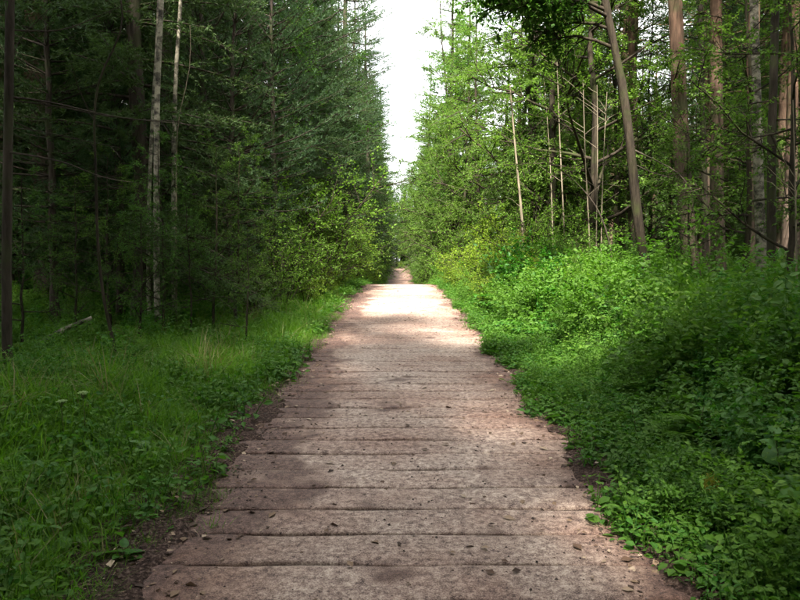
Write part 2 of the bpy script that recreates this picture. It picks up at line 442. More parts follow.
# ------------------------------------------------------------------ trees
def conifer(seed, H, z0, Lmax, droop=.25, r0=.16, step=.36, nbr=6, needle=(.085, .020), per=3, pine=False, hole=.12, twig=1.0, up=.55):
    r = np.random.default_rng(seed)
    tr, br, cr = MB(), MB(), MB()
    zs = np.linspace(-.15, H, 14)
    bend = np.cumsum(r.normal(size=(14, 2)) * .05 * H / 18, 0)
    bend -= bend[0]
    P = np.stack([bend[:, 0], bend[:, 1], zs], -1)
    rad = r0 * np.clip(1 - zs / H, 0, 1) ** .75 + .012
    rad[0] *= 1.35; 
    tube(tr, P, rad, 9, .5, .04)
    ax = lambda z: np.array([np.interp(z, zs, P[:, 0]), np.interp(z, zs, P[:, 1]), z])
    # dead lower twigs
    for z in np.arange(1.2, z0, .35):
        for _ in range(2):
            a = r.uniform(0, 6.283); L = r.uniform(.4, 1.5)
            d = np.array([math.cos(a), math.sin(a), r.uniform(-.35, .15)])
            t = np.linspace(0, 1, 4)[:, None]
            pts = ax(z) + d * L * t + np.array([0, 0, -.12]) * t * t * L + r.normal(size=(4, 3)) * .03 * t
            tube(br, pts, np.linspace(.012, .003, 4), 3)
    tp, td, tl = [], [], []      # twigs
    z = z0
    while z < H - .25:
        f = (z - z0) / (H - z0)
        if pine: prof = (.55 + .45 * min(1, f / .25)) * (1 - f ** 2.2 * .75)
        else: prof = min(1, .75 + f / .5) * (1 - f) ** .55 + .05
        for b in range(r.integers(nbr - 1, nbr + 2)):
            if r.random() < hole: continue
            a = r.uniform(0, 6.283)
            L = Lmax * prof * r.uniform(.5, 1.12) * (1 + .24 * math.sin(3 * a + 1.1 * z + seed) + .16 * math.sin(1.9 * z + 2 * a))
            e0 = (-.05 + up * f) + r.normal() * .12
            h = np.array([math.cos(a), math.sin(a), 0])
            t = np.linspace(0, 1, 6)
            side = np.array([-h[1], h[0], 0]) * r.normal() * .12
            C = ax(z)[None] + L * (h[None] * (t * math.cos(e0))[:, None] + side[None] * (t ** 2)[:, None]
                + np.array([0, 0, 1.])[None] * (t * math.sin(e0) - droop * t ** 2 * (1.2 - f) + (.22 if pine else .10) * t ** 3)[:, None])
            tube(br, C, np.linspace(.008 + .011 * L, .004, 6), 3)
            n = max(3, int(L / (.15 if pine else .105)))
            tt = np.linspace(.32 if pine else .12, 1, n) + r.normal(size=n) * .01
            base = np.stack([np.interp(tt, t, C[:, k]) for k in range(3)], -1)
            tg = norm(np.stack([np.interp(tt, t, np.gradient(C[:, k])) for k in range(3)], -1))
            for s in (-1, 1):
                sd = norm(np.cross(tg, [0, 0, 1.])) * s
                d = tg * r.uniform(.35, .9, (n, 1)) + sd * r.uniform(.6, 1, (n, 1)) + np.array([0, 0, 1]) * (r.normal(size=(n, 1)) * .34 + (.25 if pine else -.15))
                l = (.12 + .34 * L * np.clip(1.05 - tt, .05, 1) * r.uniform(.5, 1.1, n)) * twig
                tp.append(base); td.append(norm(d)); tl.append(np.minimum(l, .85))
        z += step * r.uniform(.7, 1.3)
    tp, td, tl = np.concatenate(tp), np.concatenate(td), np.concatenate(tl)
    # needles along the twigs
    per_m = (11 if pine else 17)
    cnt = np.maximum(2, (tl * per_m).astype(int))
    idx = np.repeat(np.arange(len(tl)), cnt)
    s = r.random(len(idx))
    if pine: s = .25 + .75 * s ** .7
    tone = np.clip(r.normal(.45, .22, len(tl)), 0, 1)
    for q in range(per):
        pos = tp[idx] + td[idx] * (tl[idx] * s)[:, None] - np.array([0, 0, 1.]) * (.18 * (tl[idx] * s) ** 2)[:, None]
        rd = r.normal(size=(len(idx), 3)); rd[:, 2] = rd[:, 2] * .6 + (.3 if pine else 0.05)
        d = norm(td[idx] * (1.0 if pine else .75) + norm(rd) * .95)
        sc = np.stack([needle[0] * r.uniform(.7, 1.3, len(idx)), needle[1] * r.uniform(.8, 1.3, len(idx)), np.ones(len(idx))], -1)
        place(cr, NEED_V, NEED_F, frames(d, r.normal(size=(len(idx), 3)) + [0, 0, .8]), pos, sc, np.clip(tone[idx] + r.normal(size=len(idx)) * .15, 0, 1))
    return tr, br, cr

def grow(br, r, start, d, L, rad, lv, out, spread=.75, up=.15, flat=.6, kids=(7, 5, 0), shrink=.5):
    n = 5
    t = np.linspace(0, 1, n)
    d = d / np.linalg.norm(d)
    bend = r.normal(size=3) * .16
    pts = start + d * L * t[:, None] + (bend + np.array([0, 0, up])) * L * (t ** 2)[:, None] * .5 + r.normal(size=(n, 3)) * .02 * L * t[:, None]
    tube(br, pts, np.linspace(rad, rad * .35 + .0015, n), 5 if lv == 0 else 3)
    if lv >= len(kids) - 1 or kids[lv] == 0:
        out.append((pts, L)); return
    for k in range(kids[lv]):
        f = r.uniform(.22, 1.0)
        p = np.array([np.interp(f, t, pts[:, q]) for q in range(3)])
        sd = r.normal(size=3); sd[2] *= flat; sd -= d * sd.dot(d); sd /= np.linalg.norm(sd) + 1e-6
        nd = d * r.uniform(.4, .8) + sd * spread
        grow(br, r, p, nd, L * shrink * r.uniform(.7, 1.25) * (1.15 - .45 * f), rad * .45, lv + 1, out, spread, up * .6, flat, kids, shrink)
    out.append((pts[2:], L * .5))
def leaves(cr, r, tw, per_m, size, tv=SMALL_V, tf=SMALL_F, flat=.75, spread=.5):
    for pts, L in tw:
        n = max(4, int(L * per_m))
        s = r.uniform(.1, 1.02, n) ** .8
        t = np.linspace(0, 1, len(pts))
        p = np.stack([np.interp(s, t, pts[:, q]) for q in range(3)], -1)
        td = norm(pts[-1:] - pts[:1])
        sd = r.normal(size=(n, 3)) * [1, 1, .5]
        d = norm(td * .5 + norm(sd) * .9 + [0, 0, -.15])
        p = p + d * r.uniform(.0, spread * size, n)[:, None]
        nn = r.normal(size=(n, 3)) * (1 - flat) + [0, 0, 1.0]
        tone = np.clip(r.normal(.45, .2) + r.normal(size=n) * .14, 0, 1)
        place(cr, tv, tf, frames(d, nn), p, size * r.uniform(.6, 1.25, n), tone)
def broadleaf(seed, P, rad, limbs, leaf=.075, per_m=34, kids=(8, 5, 0), shrink=.45, up=.12, flat=.55, sides=9):
    """limbs: list of (fraction up the trunk, azimuth or None, elevation, length)"""
    r = np.random.default_rng(seed)
    tr, br, cr = MB(), MB(), MB()
    P = np.asarray(P, float)
    tube(tr, P, rad, sides, .5, .03)
    t = np.linspace(0, 1, len(P))
    tw = []
    for f, a, e, L in limbs:
        if a is None: a = r.uniform(0, 6.283)
        p = np.array([np.interp(f, t, P[:, q]) for q in range(3)])
        d = np.array([math.cos(a) * math.cos(e), math.sin(a) * math.cos(e), math.sin(e)])
        rr = float(np.interp(f, t, rad))
        grow(br, r, p, d, L, min(rr * .55, .012 + .016 * L), 0, tw, up=up, flat=flat, kids=kids, shrink=shrink)
    leaves(cr, r, tw, per_m, leaf)
    return tr, br, cr
def simple_trunk(seed, H, r0, n=10, sway=.06):
    r = np.random.default_rng(seed)
    z = np.linspace(-.15, H, n)
    b = np.cumsum(r.normal(size=(n, 2)) * sway * H / 10, 0); b -= b[0]
    P = np.stack([b[:, 0], b[:, 1], z], -1)
    rad = r0 * (1 - z / H * .85).clip(.08); rad[0] *= 1.3
    return P, rad
def understory(seed, H, r0, nl, L, z0=.25, leaf=.08, per_m=34, kids=(8, 5, 0), e=(.0, .6)):
    r = np.random.default_rng(seed + 900)
    P, rad = simple_trunk(seed, H, r0)
    lim = []
    for k in range(nl):
        f = z0 + (1 - z0) * (k + r.random()) / nl
        lim.append((f, k * 2.4 + r.normal() * .4, r.uniform(*e) + .5 * max(0, f - .7), L * (1.15 - .75 * f) * r.uniform(.7, 1.2)))
    return broadleaf(seed, P, rad, lim, leaf, per_m, kids)
def shrub(seed, H, W, stems=7, leaf=.055, per_m=42, kids=(7, 4, 0)):
    r = np.random.default_rng(seed)
    tr, br, cr = MB(), MB(), MB()
    tw = []
    for k in range(stems):
        a = k * 2.4 + r.normal() * .3; lean = r.uniform(.1, 1.0) ** .8 * W / H
        d = np.array([math.cos(a) * lean, math.sin(a) * lean, 1.0])
        grow(tr, r, np.array([math.cos(a) * .08, math.sin(a) * .08, -.06]), d, H * r.uniform(.55, .95), .018, 0, tw, spread=.8, up=.0, flat=.5, kids=kids, shrink=.5)
    leaves(cr, r, tw, per_m, leaf, flat=.6)
    return tr, br, cr

MESH = {}
def register(key, parts, bark, leafm):
    tr, br, cr = parts
    MESH[key] = [('trunk', tr.mesh('trunk', M[bark]))]
    if br.n: MESH[key].append(('branches', br.mesh('branches', M[bark])))
    MESH[key].append(('crown', cr.mesh('crown', M[leafm], smooth=False)))
for k in range(3):
    register(f'spruce{k}', conifer(20 + k, 18 + 1.5 * k, 1.0 + .5 * k, 2.7, .30, .15), 'bark_dark', 'spruce')
for k in range(2):
    register(f'bright{k}', conifer(30 + k, 19 + 1.5 * k, 1.2 + .8 * k, 2.9, .38, .16, needle=(.08, .020)), 'bark_dark', 'bright')
for k in range(3):
    register(f'pine{k}', conifer(40 + k, 19 + 1.2 * k, 7.5 + k, 3.0, .1, .20, step=.45, needle=(.12, .017), per=4, pine=True), 'bark_pine', 'pine')
register('youngpine0', conifer(50, 9, .9, 2.1, .05, .09, step=.34, needle=(.11, .014), per=4, pine=True, up=.8), 'bark_dark', 'pine')
register('youngpine1', conifer(51, 11, 1.4, 2.4, .08, .10, step=.36, needle=(.11, .014), per=4, pine=True, up=.7), 'bark_dark', 'pine')
for k in range(3):
    register(f'leafy{k}', understory(60 + k, 8 + 2.0 * k, .075 + .015 * k, 15, 2.9, .18), 'bark_leafy', 'leafy')
for k in range(2):
    register(f'lime{k}', understory(77 + k, 14 + 2.5 * k, .11, 26, 3.3, .10, .070, 62, (9, 6, 0), (.0, .6)), 'bark_leafy', 'birchleaf')
register('oak0', understory(75, 17, .24, 24, 5.2, .40, .13, 46, (10, 7, 0), (.1, .7)), 'bark_leafy', 'leafy')
register('birch0', understory(70, 17, .12, 20, 3.2, .42, .05, 40, (8, 6, 0), (.2, .8)), 'bark_birch', 'birchleaf')
for k in range(3):
    register(f'shrub{k}', shrub(80 + k, 1.7 + .3 * k, 1.1 + .15 * k, 9), 'bark_leafy', 'gshrub')
for k in range(2):
    register(f'yshrub{k}', shrub(85 + k, 1.25 + .3 * k, .95, 9, .06), 'bark_leafy', 'yshrub')

for k in (1, 2):                                   # pines with dark bark for the edge of the left wood
    MESH[f'pinedark{k}'] = []
    for pn, me in MESH[f'pine{k}']:
        if pn != 'crown':
            me = me.copy(); me.materials.clear(); me.materials.append(M['bark_dark'])
        MESH[f'pinedark{k}'].append((pn, me))
STUFF_PARTS = {'crown', 'branches'}
def plant(key, name, x, y, label, cat, group=None, rz=None, sc=1.0, tilt=(0, 0), dz=0):
    o = empty(name, (x, y, float(ground(x, y)) + dz), rng.uniform(0, 6.283) if rz is None else rz, sc, label=label, category=cat)
    o.rotation_euler.x, o.rotation_euler.y = tilt
    if group: o['group'] = group
    for pn, me in MESH[key]:
        c = link(pn, me, o)
        if pn in STUFF_PARTS: c['kind'] = 'stuff'
    return o
ORD = ['first', 'second', 'third', 'fourth', 'fifth', 'sixth', 'seventh', 'eighth', 'ninth', 'tenth', 'eleventh', 'twelfth', 'thirteenth', 'fourteenth',
       'fifteenth', 'sixteenth', 'seventeenth', 'eighteenth', 'nineteenth', 'twentieth', 'twenty-first', 'twenty-second', 'twenty-third', 'twenty-fourth',
       'twenty-fifth', 'twenty-sixth', 'twenty-seventh', 'twenty-eighth', 'twenty-ninth', 'thirtieth']

# rows of trees along the two sides of the path
d, i = 12.5, 0
while d < 96:
    x = -(4.9 - 1.5 * sstep(np.array(d), 12, 45)) + rng.uniform(-.7, .5)
    key = ['spruce0', 'pinedark1' if d < 30 else 'spruce1', 'spruce2', 'leafy2' if d > 18 else 'spruce1', 'bright0' if d > 32 else 'spruce0', 'spruce1', 'pinedark2'][i % 7]
    nm = {'p': 'pine_tree', 'l': 'broadleaf_tree'}.get(key[0], 'spruce_tree')
    plant(key, nm, x, d, f'dark tree lining the left of the path, {ORD[i]} from the camera', 'tree', 'trees lining the left side of the path', sc=rng.uniform(.85, 1.15) * (1.25 if key == 'leafy2' else 1))
    d += rng.uniform(2.0, 2.9) * (1 + .4 * (d > 40)); i += 1
d, i = 19.5, 0
while d < 96:
    x = (4.9 - 1.4 * sstep(np.array(d), 15, 45)) + rng.uniform(-.5, .7)
    key = ['lime0', 'lime1', 'bright1', 'lime0', 'lime1', 'leafy2', 'lime0', 'bright0', 'lime1'][i % 9]
    plant(key, 'broadleaf_tree' if key[0] == 'l' else 'spruce_tree', x, d, f'light green tree lining the right of the path, {ORD[i]} from the camera', 'tree', 'trees lining the right side of the path', sc=rng.uniform(.85, 1.15) * (1.25 if key == 'leafy2' else 1))
    d += rng.uniform(2.2, 3.2) * (1 + .4 * (d > 40)); i += 1

for k, (x, y, key, sc, lab) in enumerate([(-3.0, 102.5, 'leafy2', 1.1, 'leafy tree left of the dark gap where the path ends'), (3.2, 103.5, 'bright0', .75, 'green conifer right of the dark gap where the path ends'),
    (-2.4, 107, 'oak0', .68, 'leafy tree arching over the dark gap at the end of the path, left one'), (2.5, 109, 'oak0', .72, 'leafy tree arching over the dark gap at the end of the path, right one'),
    (-2.2, 117, 'oak0', .72, 'leafy tree arching behind the dark gap, left one'), (2.3, 119, 'oak0', .75, 'leafy tree arching behind the dark gap, right one')]):
    plant(key, 'broadleaf_tree' if key[0] == 'l' else 'spruce_tree', x, y, lab, 'tree', sc=sc)

for x, y, key, sc, lab in ((-2.9, 37, 'pinedark1', 1.08, 'pine whose sparse boughs reach into the strip of sky from the left'), (-2.3, 50, 'pinedark2', 1.0, 'farther pine reaching into the strip of sky from the left'),
                           (-2.5, 58, 'spruce2', .95, 'dark conifer overhanging the far path from the left, nearest of three'), (-2.4, 67, 'spruce1', 1.0, 'dark conifer overhanging the far path from the left, middle of three'), (-2.4, 76, 'spruce2', 1.0, 'dark conifer overhanging the far path from the left, farthest of three'),
                           (2.6, 55, 'bright0', .95, 'light conifer overhanging the far path from the right, nearer of two'), (2.5, 69, 'lime1', 1.0, 'light leafy tree overhanging the far path from the right, farther of two'),
                           (6.2, 27, 'lime0', .85, 'fresh green leafy tree behind the white dead trunk'), (7.6, 30, 'lime1', .8, 'fresh green leafy tree behind the thin pale poles'), (9.6, 27, 'lime0', .8, 'fresh green leafy tree seen between the curved trunk and the stout pine'),
                           (3.0, 43, 'bright1', 1.1, 'light green conifer crowding the strip of sky from the right')):
    plant(key, {'p': 'pine_tree', 'l': 'broadleaf_tree'}.get(key[0], 'spruce_tree'), x, y, lab, 'tree', sc=sc)

# second rows and the trees that show between the trunks
WORD = {'s': ('spruce_tree', 'dark boughed spruce'), 'p': ('pine_tree', 'bare-stemmed pine'), 'l': ('broadleaf_tree', 'leafy young tree'), 'b': ('birch_tree', 'pale-stemmed birch'), 'y': ('young_pine', 'fluffy young pine'), 'g': ('spruce_tree', 'light green conifer')}
def inner(side, n, x0, x1, y0, y1, keys, where, group, mind=1.5):
    pts = []
    tries = 0
    while len(pts) < n and tries < 6000:
        tries += 1
        x, y = rng.uniform(x0, x1), rng.uniform(y0, y1)
        if abs(x) > .62 * y + 2.5: continue
        if any((x - a) ** 2 + (y - b) ** 2 < mind ** 2 for a, b, _ in pts): continue
        pts.append((x, y, keys[rng.integers(len(keys))]))
    seen = {}
    for x, y, key in sorted(pts, key=lambda q: side * q[0] / q[1]):          # from the left of the picture to the right
        w = 'g' if key.startswith('bright') else key[0]
        k = seen.get(w, 0); seen[w] = k + 1
        plant(key, WORD[w][0], side * x, y, f'{WORD[w][1]} {where}, {ORD[k]} from the left', 'tree', group, sc=rng.uniform(.85, 1.15))
inner(-1, 34, 6.6, 14, 12, 46, ['pine0', 'pine1', 'pine2', 'spruce0', 'spruce1', 'youngpine1'], 'in the gloom of the left wood', 'conifers inside the left wood')
inner(1, 30, 7.0, 16, 18, 46, ['pine0', 'pine1', 'pine2', 'leafy2', 'birch0', 'leafy1', 'bright1'], 'standing back in the right wood', 'trees inside the right wood')

# ------------------------------------------------------------------ scattered masses (geometry nodes on one object each)
def proto_collection(name, meshes):
    c = bpy.data.collections.new(name)               # kept out of the scene: only a source for the mass below
    for k, me in enumerate(meshes):
        o = bpy.data.objects.new(f'{name}_{k:02d}', me)
        c.objects.link(o)
    return c
def scatter(name, coll, pts, rot, scl, idx, **props):
    me = bpy.data.meshes.new(name)
    n = len(pts)
    me.vertices.add(n); me.vertices.foreach_set('co', np.asarray(pts, np.float32).ravel())
    a = me.attributes.new('rot', 'FLOAT_VECTOR', 'POINT'); a.data.foreach_set('vector', np.asarray(rot, np.float32).ravel())
    a = me.attributes.new('scl', 'FLOAT', 'POINT'); a.data.foreach_set('value', np.asarray(scl, np.float32))
    a = me.attributes.new('idx', 'INT', 'POINT'); a.data.foreach_set('value', np.asarray(idx, np.int32))
    me.update()
    o = link(name, me, kind='stuff', **props)
    ng = bpy.data.node_groups.new(name, 'GeometryNodeTree')
    ng.interface.new_socket('Geometry', in_out='INPUT', socket_type='NodeSocketGeometry')
    ng.interface.new_socket('Geometry', in_out='OUTPUT', socket_type='NodeSocketGeometry')
    N, L = ng.nodes, ng.links
    gi, go = N.new('NodeGroupInput'), N.new('NodeGroupOutput')
    ci = N.new('GeometryNodeCollectionInfo'); ci.inputs['Collection'].default_value = coll
    ci.inputs['Separate Children'].default_value = True; ci.inputs['Reset Children'].default_value = True
    ip = N.new('GeometryNodeInstanceOnPoints'); ip.inputs['Pick Instance'].default_value = True
    def na(nm, ty):
        q = N.new('GeometryNodeInputNamedAttribute'); q.data_type = ty; q.inputs['Name'].default_value = nm
        return q.outputs['Attribute']
    er = N.new('FunctionNodeEulerToRotation')
    L.new(na('rot', 'FLOAT_VECTOR'), er.inputs[0]); L.new(er.outputs[0], ip.inputs['Rotation'])
    L.new(na('scl', 'FLOAT'), ip.inputs['Scale']); L.new(na('idx', 'INT'), ip.inputs['Instance Index'])
    L.new(gi.outputs[0], ip.inputs['Points']); L.new(ci.outputs[0], ip.inputs['Instance']); L.new(ip.outputs[0], go.inputs[0])
    md = o.modifiers.new('scatter', 'NODES'); md.node_group = ng
    return o

# the wood beyond and behind: trees too deep in to tell apart
wk = ['spruce0', 'spruce1', 'spruce2', 'pine0', 'pine1', 'pine2', 'bright0', 'bright1', 'leafy2', 'oak0']
wmesh, wmap = [], {}
for k in wk:
    wmap[k] = []
    for pn, me in MESH[k]:
        if pn == 'branches' and k[0] != 'p': continue
        wmap[k].append(len(wmesh)); wmesh.append(me)
wc = proto_collection('wood_source', wmesh)
wp, wr, ws, wi = [], [], [], []
def wood(x, y, k, s=None):
    z = float(ground(x, y)); a = rng.uniform(0, 6.283) if k != 'oak0' else 1.7 * y; s = rng.uniform(.85, 1.15) if s is None else s
    for q in wmap[k]:
        wp.append((x, y, z)); wr.append((0, 0, a)); ws.append(s); wi.append(q)
for sgn in (-1, 1):
    n = 0
    while n < (150 if sgn < 0 else 210):
        x, y = rng.uniform(12, 45), rng.uniform(4, 120)
        if 17 > x and y < 46: continue
        wood(sgn * x, y, wk[rng.integers(6)] if sgn < 0 else wk[rng.integers(9)]); n += 1
    for _ in range(30):                                   # the wood goes on behind the camera
        wood(sgn * rng.uniform(5.5, 22), rng.uniform(-22, 5), wk[rng.integers(6)])
for _ in range(120):                                      # the wood that closes the far end of the path
    x, y = rng.uniform(-12, 12), rng.uniform(100, 135)
    if abs(x) < 2.2 and y < 127: continue
    wood(x, y, ['bright0', 'bright1', 'spruce1', 'leafy2'][rng.integers(4)], rng.uniform(.7, .95))
for _ in range(110):                                      # left: conifers close behind one another
    y = rng.uniform(17, 62); x = -rng.uniform(.33 * y + 4, .62 * y + 5)
    wood(x, y, ['spruce0', 'spruce1', 'spruce2', 'pine0'][rng.integers(4)])
for _ in range(40):
    y = rng.uniform(24, 60); x = rng.uniform(.33 * y + 4, .62 * y + 5)
    wood(x, y, ['spruce0', 'bright1', 'leafy2', 'pine0'][rng.integers(4)])
for _ in range(190):                                      # low young growth under the deep wood
    y = rng.uniform(16, 100); x = rng.choice([-1, 1]) * rng.uniform(11, 34)
    wood(x, y, ['spruce0', 'spruce1', 'bright0', 'leafy2'][rng.integers(4)] if x > 0 else ['spruce0', 'spruce1'][rng.integers(2)], rng.uniform(.25, .5))
for x, y, k in ((-3.4, -3.2, 'oak0'), (3.5, -5.0, 'oak0'), (-3.0, -6.0, 'oak0'), (3.0, -8.5, 'oak0'), (-2.8, -12, 'oak0'), (6.0, -1.5, 'oak0'), (2.2, -6.0, 'spruce1'), (-1.9, -5.6, 'spruce2'), (-6.8, 1.0, 'spruce2'), (7.8, 5.0, 'oak0'), (-8.0, 4.5, 'oak0'), (-3.6, -13, 'spruce2'), (3.6, -14, 'spruce1'), (-7, -2, 'spruce0'),
                (8.8, 8.2, 'pine1'), (10.5, 5.5, 'spruce1'), (12, 11, 'spruce0'), (-10, 7.5, 'spruce1')):
    wood(x, y, k, 1.1)                                    # unseen trees added behind and beside the camera to shade the near ground
for x, y, k in ((-1.6, 126, 'spruce1'), (.2, 123.5, 'spruce0'), (1.9, 127, 'spruce2'), (-.6, 130, 'spruce2'), (1.0, 131, 'spruce0'), (-3.5, 124, 'spruce0'), (3.6, 124, 'spruce1')):
    wood(x, y, k, .9)
for k in range(16):
    wood(-6.5 + .85 * k, 121.5 + 2.5 * (k % 3), ['spruce0', 'spruce1'][k % 2], .42)
scatter('woodland', wc, wp, wr, ws, wi, label='deep mass of conifer woodland behind the rows of trees', category='woodland')

# ------------------------------------------------------------------ ground cover
def herb_mesh(seed, h=.45, nodes=7, leaf=.10, stems=3, mat='herb'):
    r = np.random.default_rng(seed); mb = MB()
    for s in range(stems):
        a = r.uniform(0, 6.28); lean = r.uniform(.05, .45)
        t = np.linspace(0, 1, 5)
        hh = h * r.uniform(.7, 1.15)
        C = np.stack([math.cos(a) * lean * hh * t ** 1.5 + r.normal() * .04, math.sin(a) * lean * hh * t ** 1.5 + r.normal() * .04, hh * t - .03], -1)
        tube(mb, C, np.linspace(.0045, .002, 5), 3, .15)
        fs = np.linspace(.25, 1, nodes)
        pos = np.repeat(np.stack([np.interp(fs, t, C[:, q]) for q in range(3)], -1), 2, 0)
        az = np.repeat(np.arange(nodes) * 1.57 + a, 2) + np.tile([0, 3.14159], nodes) + r.normal(size=2 * nodes) * .3
        dn = np.stack([np.cos(az), np.sin(az), r.normal(-.08, .28, 2 * nodes)], -1)
        sz = leaf * np.repeat(1.1 - .55 * np.abs(fs - .55), 2) * r.uniform(.65, 1.2, 2 * nodes)
        pos = pos + norm(dn) * (.25 * sz)[:, None]
        nn = np.array([0, 0, 1.]) + r.normal(size=(2 * nodes, 3)) * .45
        place(mb, LEAF_V, LEAF_F, frames(dn, nn), pos, sz, np.clip(r.normal(.45, .22, 2 * nodes), 0, 1))
    return mb.mesh('herb', M[mat], False)
def bramble_mesh(seed, L=.9, leaf=.075, mat='herb'):
    r = np.random.default_rng(seed); mb = MB()
    for s in range(3):
        a = r.uniform(0, 6.28); t = np.linspace(0, 1, 8); l = L * r.uniform(.7, 1.1)
        C = np.stack([math.cos(a) * l * .7 * t, math.sin(a) * l * .7 * t, l * (.95 * t - .62 * t ** 2)], -1)
        tube(mb, C, np.linspace(.005, .002, 8), 3, .1)
        for f in np.linspace(.15, 1, 9):
            p = np.array([np.interp(f, t, C[:, q]) for q in range(3)])
            b = a + r.choice([-1, 1]) * r.uniform(.4, 1.5)
            pd = np.array([math.cos(b), math.sin(b), r.uniform(.1, .5)]) * .09
            q = p + pd
            az = b + np.array([0, 1.15, -1.15]) + r.normal(size=3) * .12
            dn = np.stack([np.cos(az), np.sin(az), r.normal(-.12, .15, 3)], -1)
            place(mb, LEAF_V * [1, 1.25, 1], LEAF_F, frames(dn, np.array([0, 0, 1.]) + r.normal(size=(3, 3)) * .22), np.repeat(q[None], 3, 0), leaf * np.array([1.1, .85, .85]) * r.uniform(.8, 1.2), np.full(3, np.clip(r.normal(.5, .22), 0, 1)))
    return mb.mesh('bramble', M[mat], False)
def tuft_mesh(seed, n=26, h=.28, w=.0045, mat='grass', spread=.09, bend=.5):
    r = np.random.default_rng(seed); mb = MB()
    a = r.uniform(0, 6.283, n); hh = h * r.uniform(.45, 1.15, n); b = bend * r.uniform(.3, 1.5, n)
    o = r.normal(size=(n, 2)) * spread
    t = np.array([0, .4, .75, 1.])
    wd = np.array([1, .85, .5, 0.02])
    dirx = np.stack([np.cos(a), np.sin(a)], -1); sx = np.stack([-np.sin(a), np.cos(a)], -1)
    cen = np.zeros((n, 4, 3))
    cen[:, :, :2] = o[:, None] + dirx[:, None] * (b * hh)[:, None, None] * (t ** 2)[None, :, None]
    cen[:, :, 2] = hh[:, None] * (t - .30 * np.minimum(b, 1.2)[:, None] * t ** 3)[:] - .015
    off = np.zeros((n, 4, 3)); off[:, :, :2] = sx[:, None] * (w * wd)[None, :, None]
    V = np.stack([cen - off, cen + off], 2).reshape(n, 8, 3)
    F = np.array([[0, 1, 3, 2], [2, 3, 5, 4], [4, 5, 7, 6]])
    f = (F[None] + (np.arange(n) * 8)[:, None, None]).reshape(-1, 4)
    mb.add(V.reshape(-1, 3), f, np.repeat(np.clip(r.normal(.45, .25, n), 0, 1), 8))
    return mb.mesh('tuft', M[mat], False)
def rosette_mesh(seed, n=9, leaf=.07, mat='herb'):
    r = np.random.default_rng(seed); mb = MB()
    az = r.uniform(0, 6.283, n); h = r.uniform(.03, .13, n)
    pos = np.stack([np.cos(az) * r.uniform(.01, .08, n), np.sin(az) * r.uniform(.01, .08, n), h], -1)
    dn = np.stack([np.cos(az), np.sin(az), r.normal(.05, .25, n)], -1)
    place(mb, LEAF_V * [1, 1.3, 1], LEAF_F, frames(dn, np.array([0, 0, 1.]) + r.normal(size=(n, 3)) * .25), pos, leaf * r.uniform(.6, 1.3, n), np.clip(r.normal(.45, .25, n), 0, 1))
    for k in range(n):
        tube(mb, np.array([[0, 0, -.01], pos[k]]), [.002, .0015], 3, .2)
    return mb.mesh('rosette', M[mat], False)

def spread_points(n, xr, yr, dens):
    """n random points, kept with probability dens(x, y)"""
    x, y = rng.uniform(*xr, n), rng.uniform(*yr, n)
    k = rng.random(n) < dens(x, y)
    return x[k], y[k]
def visible(x, y, m=2.0):
    return np.abs(x) < .75 * np.maximum(y, 0) + m

herbs = [herb_mesh(200, .50, 7, .105, 3), herb_mesh(201, .75, 8, .13, 3), herb_mesh(202, .90, 9, .115, 3, 'herb2'), herb_mesh(203, .6, 6, .165, 3), bramble_mesh(210, 1.1, .12), bramble_mesh(211, 1.3, .105, 'herb2'), bramble_mesh(212, 1.0, .095)]
def fern_mesh(seed, L=.7, n=7, mat='herb2'):
    r = np.random.default_rng(seed); mb = MB()
    for k in range(n):
        a = k * 6.283 / n + r.normal() * .2; l = L * r.uniform(.75, 1.1); t = np.linspace(0, 1, 7)
        C = np.stack([math.cos(a) * l * (.15 * t + .7 * t ** 2), math.sin(a) * l * (.15 * t + .7 * t ** 2), l * (1.05 * t - .62 * t ** 2.2)], -1)
        tube(mb, C, np.linspace(.004, .0015, 7), 3, .1)
        f = np.linspace(.2, .99, 15); p = np.stack([np.interp(f, t, C[:, q]) for q in range(3)], -1)
        tg = norm(np.stack([np.interp(f, t, np.gradient(C[:, q])) for q in range(3)], -1))
        sd = norm(np.cross(tg, [0, 0, 1.]))
        for sg in (-1, 1):
            d = sd * sg + tg * .35 + r.normal(size=(15, 3)) * .08
            place(mb, SMALL_V * [1, .62, 1], SMALL_F, frames(d, np.cross(tg, sd) * -1 + [0, 0, .6]), p, l * .26 * np.sin(np.pi * np.clip(f * .85 + .12, 0, 1)) * r.uniform(.85, 1.1, 15), np.clip(r.normal(.5, .12, 15), 0, 1))
    return mb.mesh('fern', M[mat], False)
herbs += [herb_mesh(204, 1.25, 11, .12, 3), herb_mesh(205, 1.15, 11, .09, 4, 'gshrub'), fern_mesh(206, .95), shrub(207, 1.2, .8, 8, .075, 36, (6, 4, 0))[2].mesh('bush', M['herb'], False), shrub(208, 1.4, .8, 8, .07, 36, (6, 4, 0))[2].mesh('bush', M['herb2'], False)]
PICK = np.array([0] * 16 + [1] * 16 + [2] * 13 + [3] * 12 + [4] * 12 + [5] * 10 + [6] * 12 + [7] * 8 + [8] * 6 + [9] * 6 + [10] * 4 + [11] * 3)
hc = proto_collection('herb_source', herbs)
def field(name, coll, nproto, x, y, smin, smax, sink=0, **props):
    n = len(x)
    pts = np.stack([x, y, ground(x, y) - sink], -1)
    rot = np.stack([rng.normal(size=n) * .12, rng.normal(size=n) * .12, rng.uniform(0, 6.283, n)], -1)
    return scatter(name, coll, pts, rot, rng.uniform(smin, smax, n) if np.isscalar(smin) else smin, (PICK[rng.integers(0, len(PICK), n)] if coll.name == 'herb_source' else rng.integers(0, nproto, n)), **props)
